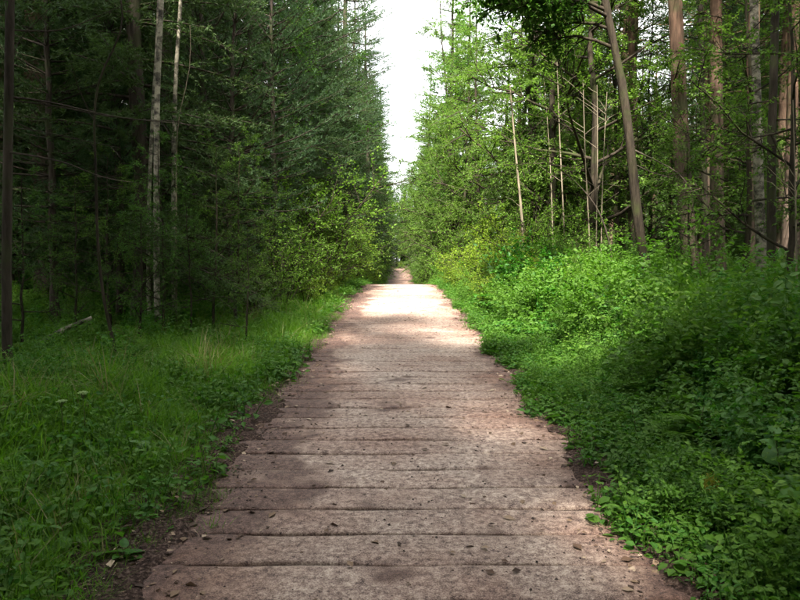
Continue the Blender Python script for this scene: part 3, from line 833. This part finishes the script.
# right: waist-high nettles and brambles
x, y = spread_points(46000, (1.45, 16), (1.6, 44), lambda x, y: visible(x, y) * sstep(x, 1.42, 1.9) * np.where(y < 9, .85, np.where(y < 18, .46, .30)) * np.where(x > 8, .55, 1))
hsc = (.34 + .30 * sstep(x, 1.5, 3.0)) * rng.choice([.45, .65, .8, .95, 1.1, 1.4], len(x)) * (1 + .34 * lump(x * .9, y * .9)) * (1 - .34 * sstep(x, 3.2, 6.5)) * (1 + .18 * sstep(y, 7, 12))
field('undergrowth', hc, 7, x, y, hsc, 0, label='thick knee-high mass of dark green leafy undergrowth on the right', category='undergrowth')
# right edge: low leaves creeping onto the boards
lows = [rosette_mesh(220, 9, .07), rosette_mesh(221, 12, .045), rosette_mesh(222, 16, .032), rosette_mesh(223, 8, .085, 'herb2')] + [herb_mesh(226, .2, 4, .06, 2), herb_mesh(227, .28, 6, .045, 3, 'herb2'), herb_mesh(228, .22, 5, .05, 3)]
lc = proto_collection('low_source', lows)
x, y = spread_points(30000, (1.12, 2.4), (1.8, 34), lambda x, y: sstep(x + .09 * np.sin(y * 2.1) + .07 * np.sin(y * 5.3), 1.20, 1.55) * np.where(y < 12, .9, .45))
field('creeping_leaves', lc, 7, x, y, .4, 1.15, label='low leafy weeds along the right edge of the path', category='weeds')
# left: grass mixed with weeds
tufts = [tuft_mesh(240 + k, 26, .14 + .045 * k, .004, 'grass', .09, .75) for k in range(4)] + [tuft_mesh(250, 10, .5, .0035, 'drygrass', .06, .8)]
gc = proto_collection('grass_source', tufts)
x, y = spread_points(80000, (-7.0, -1.05), (1.6, 36), lambda x, y: visible(x, y) * sstep(-x + .12 * np.sin(y * 1.9) + .08 * np.sin(y * 5.1), 1.18, 1.48) * np.where(y < 8, 1, np.where(y < 16, .6, .3)) * (1 - .9 * sstep(-x + .25 * np.sin(y * 1.1), 2.9, 4.6)))
n = len(x)
gi_ = rng.integers(0, 4, n); gi_[rng.random(n) < .022] = 4
pts = np.stack([x, y, ground(x, y)], -1)
scatter('grass', gc, pts, np.stack([rng.normal(size=n) * .1, rng.normal(size=n) * .1, rng.uniform(0, 6.283, n)], -1), rng.uniform(.5, 1.2, n) * (.45 + .65 * sstep(-x, 1.15, 1.9)) * (1 + .28 * lump(x * 1.1, y * 1.1)), gi_,
        label='rough bright green grass along the left side of the path', category='grass')
x, y = spread_points(62000, (-8, -1.1), (1.6, 30), lambda x, y: visible(x, y) * sstep(-x + .1 * np.sin(y * 1.7), 1.2, 1.5) * np.where(y < 10, .75, .4) * (.35 + .65 * (lump(x * 1.3, y * 1.3) > .1)))
field('ground_weeds', lc, 7, x, y, .5, 1.45, label='small broad-leaved weeds growing through the left grass', category='weeds')
x, y = spread_points(6500, (-11, -2.7), (6, 34), lambda x, y: visible(x, y) * sstep(-x, 2.7, 4.2) * .7)
field('wood_floor_plants', hc, 7, x, y, .22, .52, label='sparse dark leafy plants under the left trees', category='undergrowth')
# far verges beyond the crest
xa, ya = spread_points(5000, (1.65, 4.5), (34, 100), lambda x, y: x > 1.35)
xb, yb = spread_points(5000, (-4.5, -1.6), (34, 100), lambda x, y: x < -1.3)
x, y = np.concatenate([xa, xb]), np.concatenate([ya, yb])
field('far_verge', hc, 7, x, y, .4, .8, label='leafy weeds along both edges of the far path', category='weeds')

# fallen leaves, bits and crumbs on the boards
def bits(name, n, tv, tf, mat, size, zoff, dens, flat, label, cat):
    x, y = spread_points(n, (PX0 - .25, PX1 + .3), (1.8, 26), dens)
    m = len(x); mb = MB()
    e = np.minimum(x - PX0, PX1 - x)
    z = g(y) + .040 + .03 * (1 - sstep(e, -.12, .05)) + zoff
    a = rng.uniform(0, 6.283, m)
    d = np.stack([np.cos(a), np.sin(a), rng.normal(size=m) * flat], -1)
    nn = np.array([0, 0, 1.]) + rng.normal(size=(m, 3)) * flat * 1.5
    place(mb, tv, tf, frames(d, nn), np.stack([x, y, z], -1), (size[0] + (size[1] - size[0]) * rng.random(m) ** 2.2) * rng.uniform(.6, 1.2, m), rng.random(m) ** 1.3)
    link(name, mb.mesh(name, M[mat], False), kind='stuff', label=label, category=cat)
edge = lambda x, y: (.10 + .9 * (1 - sstep(np.minimum(x - PX0, PX1 - x), -.05, .55))) * np.where(y < 9, 1, .6)
bits('fallen_leaves', 26000, SMALL_V, SMALL_F, 'litter', (.012, .075), .004, edge, .18, 'dry brown leaves and bits scattered over the boards', 'leaves')
bits('fallen_needles', 26000, NEED_V * [1, .07, 1], NEED_F, 'litter', (.03, .07), .003, edge, .1, 'brown needles and twigs strewn along the board edges', 'needles')
OCT_V = np.array([[-.5, -.4, 0], [.5, -.35, 0], [.45, .4, 0], [-.4, .45, 0], [-.2, -.15, .45], [.25, .1, .4]])
OCT_F = np.array([[0, 1, 4], [1, 5, 4], [1, 2, 5], [2, 3, 5], [3, 4, 5], [3, 0, 4]])
clump = lambda x, y: edge(x, y) * np.clip(.25 + .9 * lump(x * 2.3 + 1, y * 2.6), .05, 1)
bits('soil_crumbs', 120000, OCT_V, OCT_F, 'crumb', (.004, .017), -.003, clump, .1, 'dark crumbs of soil and grit scattered over the boards', 'grit')

# ------------------------------------------------------------------ single trees that stand out
def base_at(px, d):
    x = (px - 400) / FPX * d * 1.0
    return np.array([x, d, float(ground(x, d))])
def trunk_from(pix, d, base_px, r_of):
    """trunk polyline from photo pixels at distance d; returns base, local points, radii"""
    pts = [at(px, py, d) for px, py in pix]
    b = np.array([at(base_px, 300, d)[0], d, 0.]); b[2] = float(ground(b[0], d)) 
    pts = np.array([b - [0, 0, .15]] + pts)
    return b, pts - b, r_of
def stand(name, b, parts, label, bark, leafm, cat='tree'):
    o = empty(name, tuple(b), label=label, category=cat)
    tr, br, cr = parts
    link('trunk', tr.mesh('trunk', M[bark]), o)
    if br.n: link('branches', br.mesh('branches', M[bark]), o)['kind'] = 'stuff'
    if cr.n: link('crown', cr.mesh('crown', M[leafm], False), o)['kind'] = 'stuff'
    return o
def resample(P, n):
    P = np.asarray(P, float)
    s = np.r_[0, np.cumsum(np.linalg.norm(np.diff(P, axis=0), axis=1))]
    q = np.linspace(0, s[-1], n)
    out = np.stack([np.interp(q, s, P[:, k]) for k in range(3)], -1)
    for _ in range(2):
        out[1:-1] = out[1:-1] * .5 + (out[:-2] + out[2:]) * .25
    return out

# the curved brown trunk on the right and its boughs over the path
b, P, _ = trunk_from([(648, 275), (640, 245), (634, 190), (630, 135), (622, 80), (611, 30), (603, -5), (596, -60), (592, -130), (596, -220), (600, -320)], 12.5, 657, None)
P = resample(P, 22)
rad = np.linspace(.095, .04, 22) * (1 + .07 * np.sin(np.arange(22) * 1.9))
lim = [(.47, 2.9, .5, 2.2), (.50, 3.2, .45, 2.7), (.53, 2.95, .3, 3.1), (.545, 3.45, .3, 2.9), (.51, 2.6, .4, 2.5), (.44, 3.05, .45, 2.3), (.49, 3.6, .35, 2.4), (.52, 2.5, .40, 2.7), (.55, 3.2, .15, 2.9), (.57, 2.8, .5, 2.6), (.60, 3.9, .2, 2.6), (.62, 3.1, -.1, 3.0), (.66, 2.3, .2, 2.8), (.74, 1.2, .3, 2.4), (.80, 4.6, .3, 2.4), (.86, .4, .4, 2.2), (.93, 3.9, .6, 2.0), (.98, 5.4, .7, 1.8)]
lim = [(f, a, e, L * (.66 if abs(a - 3.1) < .65 else 1)) for f, a, e, L in lim]
t_ = broadleaf(301, P, rad, lim, .10, 44, (9, 6, 0), .42, -.75, .5, 10)
o = stand('broadleaf_tree', b, t_, 'brown curved slender trunk leaning left, boughs of dark leaves over the path', 'bark_leafy', 'leafy')
for pix, w in ([(634, 150), (655, 160), (680, 172), (690, 188)], .018), ([(636, 165), (650, 172), (672, 178)], .012):
    mb = MB(); Q = resample([at(px, py, 12.5 - .25 * k) - b for k, (px, py) in enumerate(pix)], 8); tube(mb, Q, np.linspace(w, .004, 8), 5, .5, .05)
    link('branch', mb.mesh('branch', M['bark_dark']), o)

# tall pines on the right
def right_pine(pix, d, bpx, w, seed, label, bark='bark_pine', leafm='pine', nm='pine_tree', crown=True):
    b, P, _ = trunk_from(pix, d, bpx, None)
    top = P[-1]; dirn = norm(P[-1] - P[-3])
    H = 19 + (seed % 3)
    ext = [top + dirn * k * (H - top[2]) / 5 for k in range(1, 6)]
    P = resample(np.concatenate([P, ext]), 18)
    rad = w / 2 * (1 - .8 * np.linspace(0, 1, 18) ** 1.3)
    rad[0] *= 1.25
    tr, br, cr = MB(), MB(), MB()
    tube(tr, P, rad, 12, .5, .03)
    r = np.random.default_rng(seed)
    for k in range(9):
        f = r.uniform(.12, .5); p = np.array([np.interp(f, np.linspace(0, 1, 18), P[:, q]) for q in range(3)])
        a = r.uniform(0, 6.28); L = r.uniform(.3, 1.6)
        t = np.linspace(0, 1, 5)[:, None]
        tube(br, p + np.array([math.cos(a), math.sin(a), -.1]) * L * t + r.normal(size=(5, 3)) * .05 * t, np.linspace(.018, .004, 5), 4)
    o = stand(nm, b, (tr, br, cr), label, bark, leafm)
    if crown:
        for pn, me in MESH['pine%d' % (seed % 3)]:
            if pn == 'crown':
                c = link('crown', me, o, kind='stuff'); c.location = (P[12][0], P[12][1], P[12][2] - 12.7 * (H / 19)); c.rotation_euler.z = seed
    return o
right_pine([(691, 270), (684, 200), (680, 130), (678, 60), (675, 0)], 17.0, 694, .40, 401, 'thick reddish pine trunk, stoutest in the right wood, behind the curved trunk')
right_pine([(718, 270), (717, 190), (716, 100), (716, 0)], 18.5, 719, .37, 402, 'straight grey-brown pine trunk just right of the stout reddish one')
right_pine([(634, 250), (633, 150), (632, 80), (631, 0)], 23.0, 634, .27, 403, 'thin orange pine trunk seen directly beside the curved trunk')
right_pine([(762, 280), (759, 200), (756, 100), (754, 0)], 15.5, 764, .22, 404, 'slim pale speckled trunk second from the right edge', 'bark_birch', 'pine', 'birch_tree')
right_pine([(772, 290), (771, 200), (772, 100), (776, 0)], 13.5, 772, .17, 405, 'dark slim trunk near the right edge of the wood', 'bark_dark', 'pine')
right_pine([(706, 280), (705, 220), (703, 130), (700, 0)], 21.0, 706, .20, 406, 'dark narrow trunk squeezed between the two big right pines', 'bark_dark', 'pine')

# leafy understorey on the right
for k, (px, d, key, sc, lab) in enumerate([
    (790, 11.5, 'leafy0', .85, 'bushy dark green young tree at the right edge of the wood'),
    (745, 14.0, 'leafy1', .75, 'leafy sapling in front of the slim speckled trunk'),
    (585, 24.0, 'leafy0', 1.0, 'yellowish green young tree behind the bare pale poles'),
    (560, 27.0, 'leafy1', .8, 'light leafy tree left behind the bare pale poles'),
    (840, 16.0, 'leafy2', .9, 'tall leafy tree cut by the right edge of the picture'),
    (690, 15.0, 'leafy0', .45, 'low leafy sapling at the foot of the stout reddish pine')]):
    x = (px - 400) / FPX * d
    plant(key, 'broadleaf_tree', x, d, lab, 'tree', sc=sc)

# bare pale poles
poles = [((510, 85), (524, 235), 19.5, .10, 'white bare dead trunk, thickest of the pale poles'), ((543, 68), (553, 235), 20.5, .045, 'thin pale bare pole just right of the white dead trunk'),
         ((557, 62), (565, 240), 19.0, .055, 'tall pale bare pole, second right of the white dead trunk'), ((583, 80), (590, 240), 18.0, .045, 'pale bare pole in the middle of the thin poles'),
         ((597, 85), (596, 240), 18.6, .04, 'straight pale bare pole near the curved trunk'), ((607, 92), (601, 240), 18.0, .04, 'pale bare pole leaning right, nearest to the curved trunk'),
         ((793, 100), (797, 300), 10.5, .035, 'pale bent bare stem at the far right edge')]
for k, (tp, bp, d, w, lab) in enumerate(poles):
    b, P, _ = trunk_from([bp, ((tp[0] + bp[0]) / 2 + rng.uniform(-2, 2), (tp[1] + bp[1]) / 2), tp], d, bp[0], None)
    P = resample(P, 10)
    tr, br, cr = MB(), MB(), MB()
    tube(tr, P, np.linspace(w / 2, w / 6, 10), 6, .5, .05)
    r = np.random.default_rng(500 + k)
    for q in range(7):
        f = r.uniform(.4, .98); p = np.array([np.interp(f, np.linspace(0, 1, 10), P[:, c]) for c in range(3)])
        a = r.uniform(0, 6.28); L = r.uniform(.25, .8); t = np.linspace(0, 1, 4)[:, None]
        tube(br, p + np.array([math.cos(a), math.sin(a), .7]) * L * t + r.normal(size=(4, 3)) * .03 * t, np.linspace(.007, .002, 4), 3)
    stand('dead_sapling', b, (tr, br, cr), lab, 'bark_pale', 'pine', 'dead tree')
mb = MB(); b0 = at(612, 243, 14.0); b0[2] = float(ground(b0[0], 14.0))
Q = resample([at(612, 262, 14) - b0, at(610, 240, 14) - b0, at(597, 205, 14) - b0, at(570, 175, 14) - b0, at(540, 157, 14) - b0, at(522, 150, 14) - b0], 14)
Q = np.concatenate([[[0, 0, -.05]], Q])
tube(mb, Q, np.linspace(.022, .006, 15), 5, .5, .05)
link('bowed_sapling', mb.mesh('bowed_sapling', M['bark_dark']), label='thin dark bare sapling bowing left in front of the pale poles', category='sapling').location = tuple(b0)

# birches on the left
def birch(pixs, d, bpx, w, lab, seed, crown=True):
    b, P, _ = trunk_from(pixs, d, bpx, None)
    dirn = norm(P[-1] - P[-2]); top = P[-1]
    P = resample(np.concatenate([P, [top + np.array([0, 0, k * 1.6]) + dirn * .3 * k for k in range(1, 6)]]), 20)
    lim = [(.55 + .45 * k / 14, k * 2.4, .5, 2.2 * (1.1 - .6 * k / 14)) for k in range(15)]
    stand('birch_tree', b, broadleaf(seed, P, np.linspace(w / 2, w / 9, 20), lim, .05, 36, (7, 5, 0)), lab, 'bark_birch', 'birchleaf')
birch([(155, 290), (158, 200), (155, 130), (157, 70), (163, 0)], 11.0, 158, .105, 'white birch trunk with black marks, brightest trunk in the left wood', 601)
birch([(147, 290), (149, 200), (151, 120), (157, 55), (160, 0)], 11.6, 149, .07, 'thinner dark-blotched birch crossing behind the white birch', 602)
birch([(174, 290), (173, 200), (174, 100), (177, 30), (183, 0)], 12.4, 174, .09, 'greyer birch trunk standing to the right of the white birch', 603)

# dark trunk at the left edge with its two long bare boughs
b, P, _ = trunk_from([(5, 395), (6, 300), (7, 200), (9, 100), (10, 0), (12, -150), (14, -400), (15, -700)], 7.2, 5, None)
P = resample(P, 16)
tr, br, cr = MB(), MB(), MB()
tube(tr, P, np.linspace(.052, .028, 16), 9, .5, .04)
o = stand('pine_tree', b, (tr, br, cr), 'black slim trunk at the left edge with long bare boughs', 'bark_dark', 'pine')
for pix, w, dd in (([(8, 97), (40, 99), (90, 112), (130, 120), (170, 122), (215, 128)], .012, .12), ([(8, 100), (60, 106), (110, 118), (150, 121), (190, 119), (203, 135)], .008, .18),
                   ([(7, 152), (30, 155), (70, 163), (100, 178), (130, 182)], .011, -.12), ([(8, 30), (60, 32), (90, 20), (125, 4)], .009, .2), ([(8, 128), (30, 129), (80, 140), (120, 148)], .005, .1),
                   ([(9, 70), (18, 40), (50, 8)], .007, .1)):
    mb = MB(); Q = resample([at(px, py, 7.2 + dd * k) - b for k, (px, py) in enumerate(pix)], 12); tube(mb, Q, np.linspace(w, .003, 12), 5, .5, .05)
    r = np.random.default_rng(int(w * 1e4))
    for k in range(7):
        p = Q[r.integers(3, 12)]; L = r.uniform(.1, .4); t = np.linspace(0, 1, 3)[:, None]
        tube(mb, p + np.array([r.uniform(.2, 1), r.normal() * .4, r.uniform(-.9, .5)]) * L * t, [.003, .002, .001], 3)
    link('bough', mb.mesh('bough', M['bark_dark']), o)
# crown of that trunk, high above the frame
for pn, me in MESH['youngpine1']:
    if pn == 'crown':
        c = link('crown', me, o, kind='stuff'); c.location = (P[-1][0], P[-1][1], P[-1][2] - 8); 

# bent sapling
b, P, _ = trunk_from([(120, 372), (114, 345), (103, 300), (97, 240), (96, 170), (93, 110), (99, 70), (118, 45), (128, 22), (120, -5), (112, -40)], 8.3, 121, None)
tr, br, cr = MB(), MB(), MB()
P = resample(P, 24); tube(tr, P, np.linspace(.021, .008, 24), 7, .5, .05)
for k, pix in enumerate([[(116, 352), (128, 360), (138, 350)], [(97, 255), (110, 240), (120, 232)], [(94, 120), (80, 95), (70, 60)]]):
    Q = resample([at(px, py, 8.3 - .1 * q) - b for q, (px, py) in enumerate(pix)], 6); tube(br, Q, np.linspace(.009, .003, 6), 4)
stand('bare_sapling', b, (tr, br, cr), 'thin dark sapling with a double bend in front of the left wood', 'bark_leafy', 'leafy', 'sapling')
# drooping curved twig stem beside the grey birch
b, P, _ = trunk_from([(176, 290), (176, 200), (177, 108), (190, 85), (192, 60), (190, 25)], 12.0, 176, None)
tr = MB(); P = resample(P, 16); tube(tr, P, np.linspace(.02, .006, 16), 5, .5, .05)
stand('bare_sapling', b, (tr, MB(), MB()), 'thin pale hooked stem beside the grey birch', 'bark_pale', 'leafy', 'sapling')

# fallen log on the left
a_, c_ = at(30, 348, 9.2), at(92, 318, 9.6)
b = np.array([a_[0], a_[1], float(ground(a_[0], a_[1]))])
mb = MB(); Q = resample([a_ - b + [0, 0, -.05], (a_ + c_) / 2 - b + [0, 0, .04], c_ - b], 8); tube(mb, Q, np.linspace(.05, .03, 8), 8, .5, .08)
o = link('fallen_log', mb.mesh('fallen_log', M['bark_birch']), label='grey fallen log propped among the plants under the left trees', category='log'); o.location = tuple(b)

# young trees and leaf sprays on the left between the trunks
for k, (x, d) in enumerate([(-4.3, 15.4), (-4.0, 18.9), (-3.7, 22.6), (-3.6, 26.6), (-3.5, 31.5), (-3.4, 37), (-3.3, 44)]):
    plant('youngpine%d' % (k % 2), 'young_pine', x, d, f'fluffy dark young pine at the left edge of the path, {ORD[k]} from the camera', 'tree', 'young pines at the left edge', sc=[1.05, 1.2, 1.15, 1.3, 1.2, 1.35, 1.3][k])
for k, (px, d, key, sc, nm, lab) in enumerate([
    (232, 14.5, 'youngpine0', .8, 'young_pine', 'fluffy blue-green young pine right of the birches'),
    (275, 17.0, 'youngpine1', .8, 'young_pine', 'taller blue-green young pine nearer the path on the left'),
    (195, 16.5, 'youngpine1', .75, 'young_pine', 'dim young pine directly behind the grey birch'),
    (120, 13.0, 'youngpine0', .8, 'young_pine', 'shadowy young pine left of the birches'),
    (55, 12.0, 'youngpine1', .7, 'young_pine', 'shadowy young pine left of the bent sapling'),
    (140, 9.8, 'leafy0', .28, 'broadleaf_tree', 'small leafy seedling tree behind the bent sapling'),
    (190, 10.5, 'leafy1', .22, 'broadleaf_tree', 'low leafy seedling tree below the birches'),
    (245, 9.8, 'leafy2', .16, 'broadleaf_tree', 'tiny leafy seedling tree where the left grass meets the wood'),
    (22, 9.0, 'leafy1', .24, 'broadleaf_tree', 'leafy seedling tree beside the black trunk at the left edge'),
    (75, 9.6, 'leafy2', .20, 'broadleaf_tree', 'leafy seedling tree above the fallen log'),
    (108, 11.0, 'leafy0', .36, 'broadleaf_tree', 'leafy seedling tree between the bent sapling and the birches'),
    (163, 10.6, 'leafy1', .30, 'broadleaf_tree', 'leafy seedling tree hiding the foot of the white birch'),
    (212, 11.2, 'leafy2', .26, 'broadleaf_tree', 'leafy seedling tree right of the grey birch foot'),
    (236, 12.4, 'leafy0', .42, 'broadleaf_tree', 'taller leafy seedling tree at the foot of the young pines'),
    (255, 20.0, 'leafy2', .9, 'broadleaf_tree', 'pale green leafy tree high behind the young pines'),]):
    x = (px - 400) / FPX * d
    plant(key, nm, x, d, lab, 'tree', sc=sc)

# shrubs along the path
def shrubs(side, spots, word, grp):
    for k, (px, d, key, sc) in enumerate(sorted(spots, key=lambda q: q[1])):
        x = (px - 400) / FPX * d
        plant(key, 'shrub', x, d, f'{word}, {ORD[k]} from the camera', 'shrub', grp, sc=sc)
shrubs(-1, [(258, 13.5, 'shrub0', .8), (306, 15.8, 'yshrub0', .6), (320, 18.0, 'yshrub1', .6), (331, 20.5, 'yshrub0', .62), (338, 23.0, 'yshrub1', .65), (280, 15.0, 'shrub1', 1.0), (268, 17.0, 'shrub2', 1.4), (306, 17.5, 'shrub0', 1.2), (322, 20.2, 'shrub1', 1.5), (298, 20.5, 'shrub2', 1.8), (334, 22.5, 'shrub2', 1.3),
            (322, 25.5, 'shrub1', 1.8), (340, 27.5, 'yshrub1', 1.5), (343, 31.0, 'shrub0', 1.9), (350, 35.0, 'shrub1', 1.7), (360, 41.0, 'yshrub0', 1.5), (366, 50.0, 'shrub2', 1.4), (374, 62.0, 'yshrub1', 1.4), (377, 72.0, 'shrub0', 1.4)],
       'green leafy shrub on the left side of the path', 'shrubs along the left side')
shrubs(1, [(590, 13.0, 'shrub0', .7), (545, 14.0, 'yshrub0', .8), (494, 14.8, 'yshrub1', .55), (487, 16.6, 'yshrub0', .62), (479, 18.2, 'yshrub1', .62), (470, 20.0, 'yshrub0', .68), (463, 21.6, 'yshrub1', .66), (458, 23.4, 'yshrub0', .75), (527, 15.2, 'yshrub1', .75), (575, 15.5, 'shrub1', .8), (512, 16.5, 'yshrub0', .95), (524, 17.5, 'yshrub1', 1.0), (565, 18.5, 'shrub2', 1.1), (496, 18.6, 'yshrub0', 1.15), (482, 20.2, 'yshrub1', 1.05), (530, 21.0, 'shrub1', 1.3),
           (468, 22.3, 'yshrub0', 1.2), (496, 24.0, 'yshrub1', 1.5), (474, 27.0, 'shrub0', 1.6), (460, 31.0, 'shrub1', 1.6), (448, 36.0, 'shrub2', 1.3), (440, 43.0, 'shrub0', 1.5), (431, 52.0, 'shrub1', 1.4), (425, 64.0, 'shrub2', 1.4), (421, 76.0, 'shrub0', 1.3)],
       'yellow-green leafy shrub on the right side of the path', 'shrubs along the right side')
plant('yshrub0', 'shrub', .1, 101, 'pale green low bush closing the far end of the path', 'shrub', sc=.9)

# ------------------------------------------------------------------ single foreground plants with leaves of their own
def leaf_mesh(seed, mat, wid=1.0):
    r = np.random.default_rng(seed); n = 7
    t = np.linspace(0, 1, n); w = wid * .36 * np.sin(np.pi * t ** .8) ** .8 * (1 - .25 * t) + .004
    z = -.28 * t ** 2
    wave = r.normal(size=n) * .012
    V = []
    for s, fold in ((-1, .10), (-.5, .04), (0, 0), (.5, .04), (1, .10)):
        V.append(np.stack([t, s * w, z + fold * w * 2 + (wave if abs(s) == 1 else 0) - .012 * (abs(s) == .5) * np.cos(t * 40)], -1))
    V = np.concatenate(V); i = (np.arange(4)[:, None] * n + np.arange(n - 1)[None]).ravel()
    mb = MB(); mb.add(V, np.stack([i, i + 1, i + n + 1, i + n], -1), np.tile(.3 + .4 * (np.arange(n) % 2), 5))
    return mb.mesh('leaf', M[mat], True)
LEAVES = {m: [leaf_mesh(700 + k, m, w) for k, w in enumerate((.9, 1.15, 1.4))] for m in ('bigleaf', 'herb')}
def leaf_plant(name, x, y, h, nleaf, size, mat, label, cat, seed, group=None):
    r = np.random.default_rng(seed)
    o = empty(name, (x, y, float(ground(x, y))), 0, 1, label=label, category=cat)
    if group: o['group'] = group
    mb = MB(); a0 = r.uniform(0, 6.28); t = np.linspace(0, 1, 6)
    C = np.stack([.12 * h * np.cos(a0) * t ** 2, .12 * h * np.sin(a0) * t ** 2, h * t - .03], -1)
    tube(mb, C, np.linspace(.006, .003, 6), 6, .4)
    link('stem', mb.mesh('stem', M['stem']), o)
    for k in range(nleaf):
        f = .3 + .7 * (k + .5) / nleaf
        p = [float(np.interp(f, t, C[:, q])) for q in range(3)]
        c = link('leaf', LEAVES[mat][k % 3], o)
        s = size * r.uniform(.75, 1.15) * (1.15 - .5 * f)
        c.location = p; c.scale = (s, s, s)
        c.rotation_euler = (r.normal() * .25, -.25 - .35 * f + r.normal() * .15, k * 2.4 + a0)
    return o
spots = [(790, 515, 3.9, .55, 11, .17, 'bigleaf', 'pale large-leaved plant at the right edge, lower corner'), (752, 500, 4.4, .5, 10, .14, 'bigleaf', 'pale large-leaved plant left of the one at the right edge'),
         (735, 560, 3.7, .3, 9, .12, 'herb', 'dark broad-leaved weed beside the yellow plume'), (775, 575, 3.5, .34, 9, .13, 'herb', 'dark broad-leaved weed in the bottom right corner'),
         (720, 590, 3.35, .2, 8, .11, 'herb', 'low broad-leaved weed by the bottom edge on the right'), (700, 455, 5.0, .45, 10, .12, 'herb', 'broad-leaved weed behind the yellow plume'),
         (640, 445, 5.4, .35, 9, .10, 'herb', 'broad-leaved weed where the right verge bulges onto the boards'), (760, 440, 5.4, .6, 11, .13, 'herb', 'tall broad-leaved weed near the right edge'),
         (578, 452, 5.3, .10, 6, .09, 'bigleaf', 'small pale weed growing on the right edge of the boards'),
         (140, 470, 4.9, .26, 7, .13, 'bigleaf', 'pale dock plant with upright leaf in the left grass'), (100, 545, 3.9, .16, 8, .11, 'bigleaf', 'pale broad-leaved weed in the left grass, lower one'),
         (62, 550, 3.8, .14, 7, .10, 'herb', 'dark broad-leaved weed left of the pale lower one'), (120, 590, 3.4, .14, 8, .12, 'herb', 'broad-leaved weed at the bottom edge beside the left soil'),
         (175, 470, 5.1, .15, 7, .10, 'herb', 'broad-leaved weed right of the dock plant')]
for k, (px, py, d, h, n, s, m, lab) in enumerate(spots):
    leaf_plant('weed' if 'weed' in lab else 'leafy_plant', (px - 400) / FPX * d, d, h, n, s, m, lab, 'weed' if 'weed' in lab else 'plant', 800 + k)
# yellow plume
def plume(px, d, h, w, lab, seed):
    r = np.random.default_rng(seed); x = (px - 400) / FPX * d
    o = empty('plume_plant', (x, d, float(ground(x, d))), label=lab, category='plant')
    mb = MB(); tube(mb, np.array([[0, 0, -.03], [.01, 0, h * .5], [.02, 0, h]]), [.005, .004, .003], 5, .5); link('stem', mb.mesh('stem', M['stem']), o)
    fl = MB(); n = 420
    p = norm(r.normal(size=(n, 3))) * (r.random(n) ** .5)[:, None] * [w, w, w * 1.2] + [.02, 0, h]
    place(fl, NEED_V, NEED_F, frames(r.normal(size=(n, 3)) + [0, 0, .5], r.normal(size=(n, 3))), p, np.stack([r.uniform(.015, .035, n), np.full(n, .005), np.ones(n)], -1), r.random(n))
    link('flower_head', fl.mesh('flower_head', M['plume'], False), o)['kind'] = 'stuff'
plume(711, 3.95, .24, .05, 'fuzzy yellow flower plume at the right verge beside the boards', 850)
plume(533, 14.5, .95, .13, 'large fuzzy yellow plume at the right verge, nearer the crest', 851)
plume(520, 16.0, 1.5, .16, 'higher fuzzy yellow plume at the right verge, nearest the crest', 852)
# pale umbel in the left grass
def umbel(px, d, h, lab, seed, w=.05):
    r = np.random.default_rng(seed); x = (px - 400) / FPX * d
    o = empty('umbel_plant', (x, d, float(ground(x, d))), label=lab, category='plant')
    mb = MB(); tube(mb, np.array([[0, 0, -.03], [.01, 0, h * .5], [.0, 0, h - .04]]), [.005, .004, .003], 5, .5); link('stem', mb.mesh('stem', M['stem']), o)
    fl = MB(); sp = MB()
    for k in range(26):
        a = r.uniform(0, 6.283); q = w * math.sqrt(r.random())
        e = np.array([math.cos(a) * q, math.sin(a) * q, h + .012 - q * .25])
        tube(sp, np.array([[0, 0, h - .045], e]), [.0015, .001], 3)
        n = 9; p = e + r.normal(size=(n, 3)) * [.008, .008, .003]
        place(fl, SMALL_V, SMALL_F, frames(r.normal(size=(n, 3)) * [1, 1, .2], np.tile([0, 0, 1.], (n, 1))), p, np.full(n, .011), r.random(n))
    link('spokes', sp.mesh('spokes', M['stem']), o)['kind'] = 'stuff'
    link('flower_head', fl.mesh('flower_head', M['umbel'], False), o)['kind'] = 'stuff'
umbel(80, 5.2, .46, 'pale flat flower umbel on a tall stem in the left grass', 860, .035)
umbel(58, 5.1, .40, 'rounder pale green umbel left of the tall one', 861, .03)
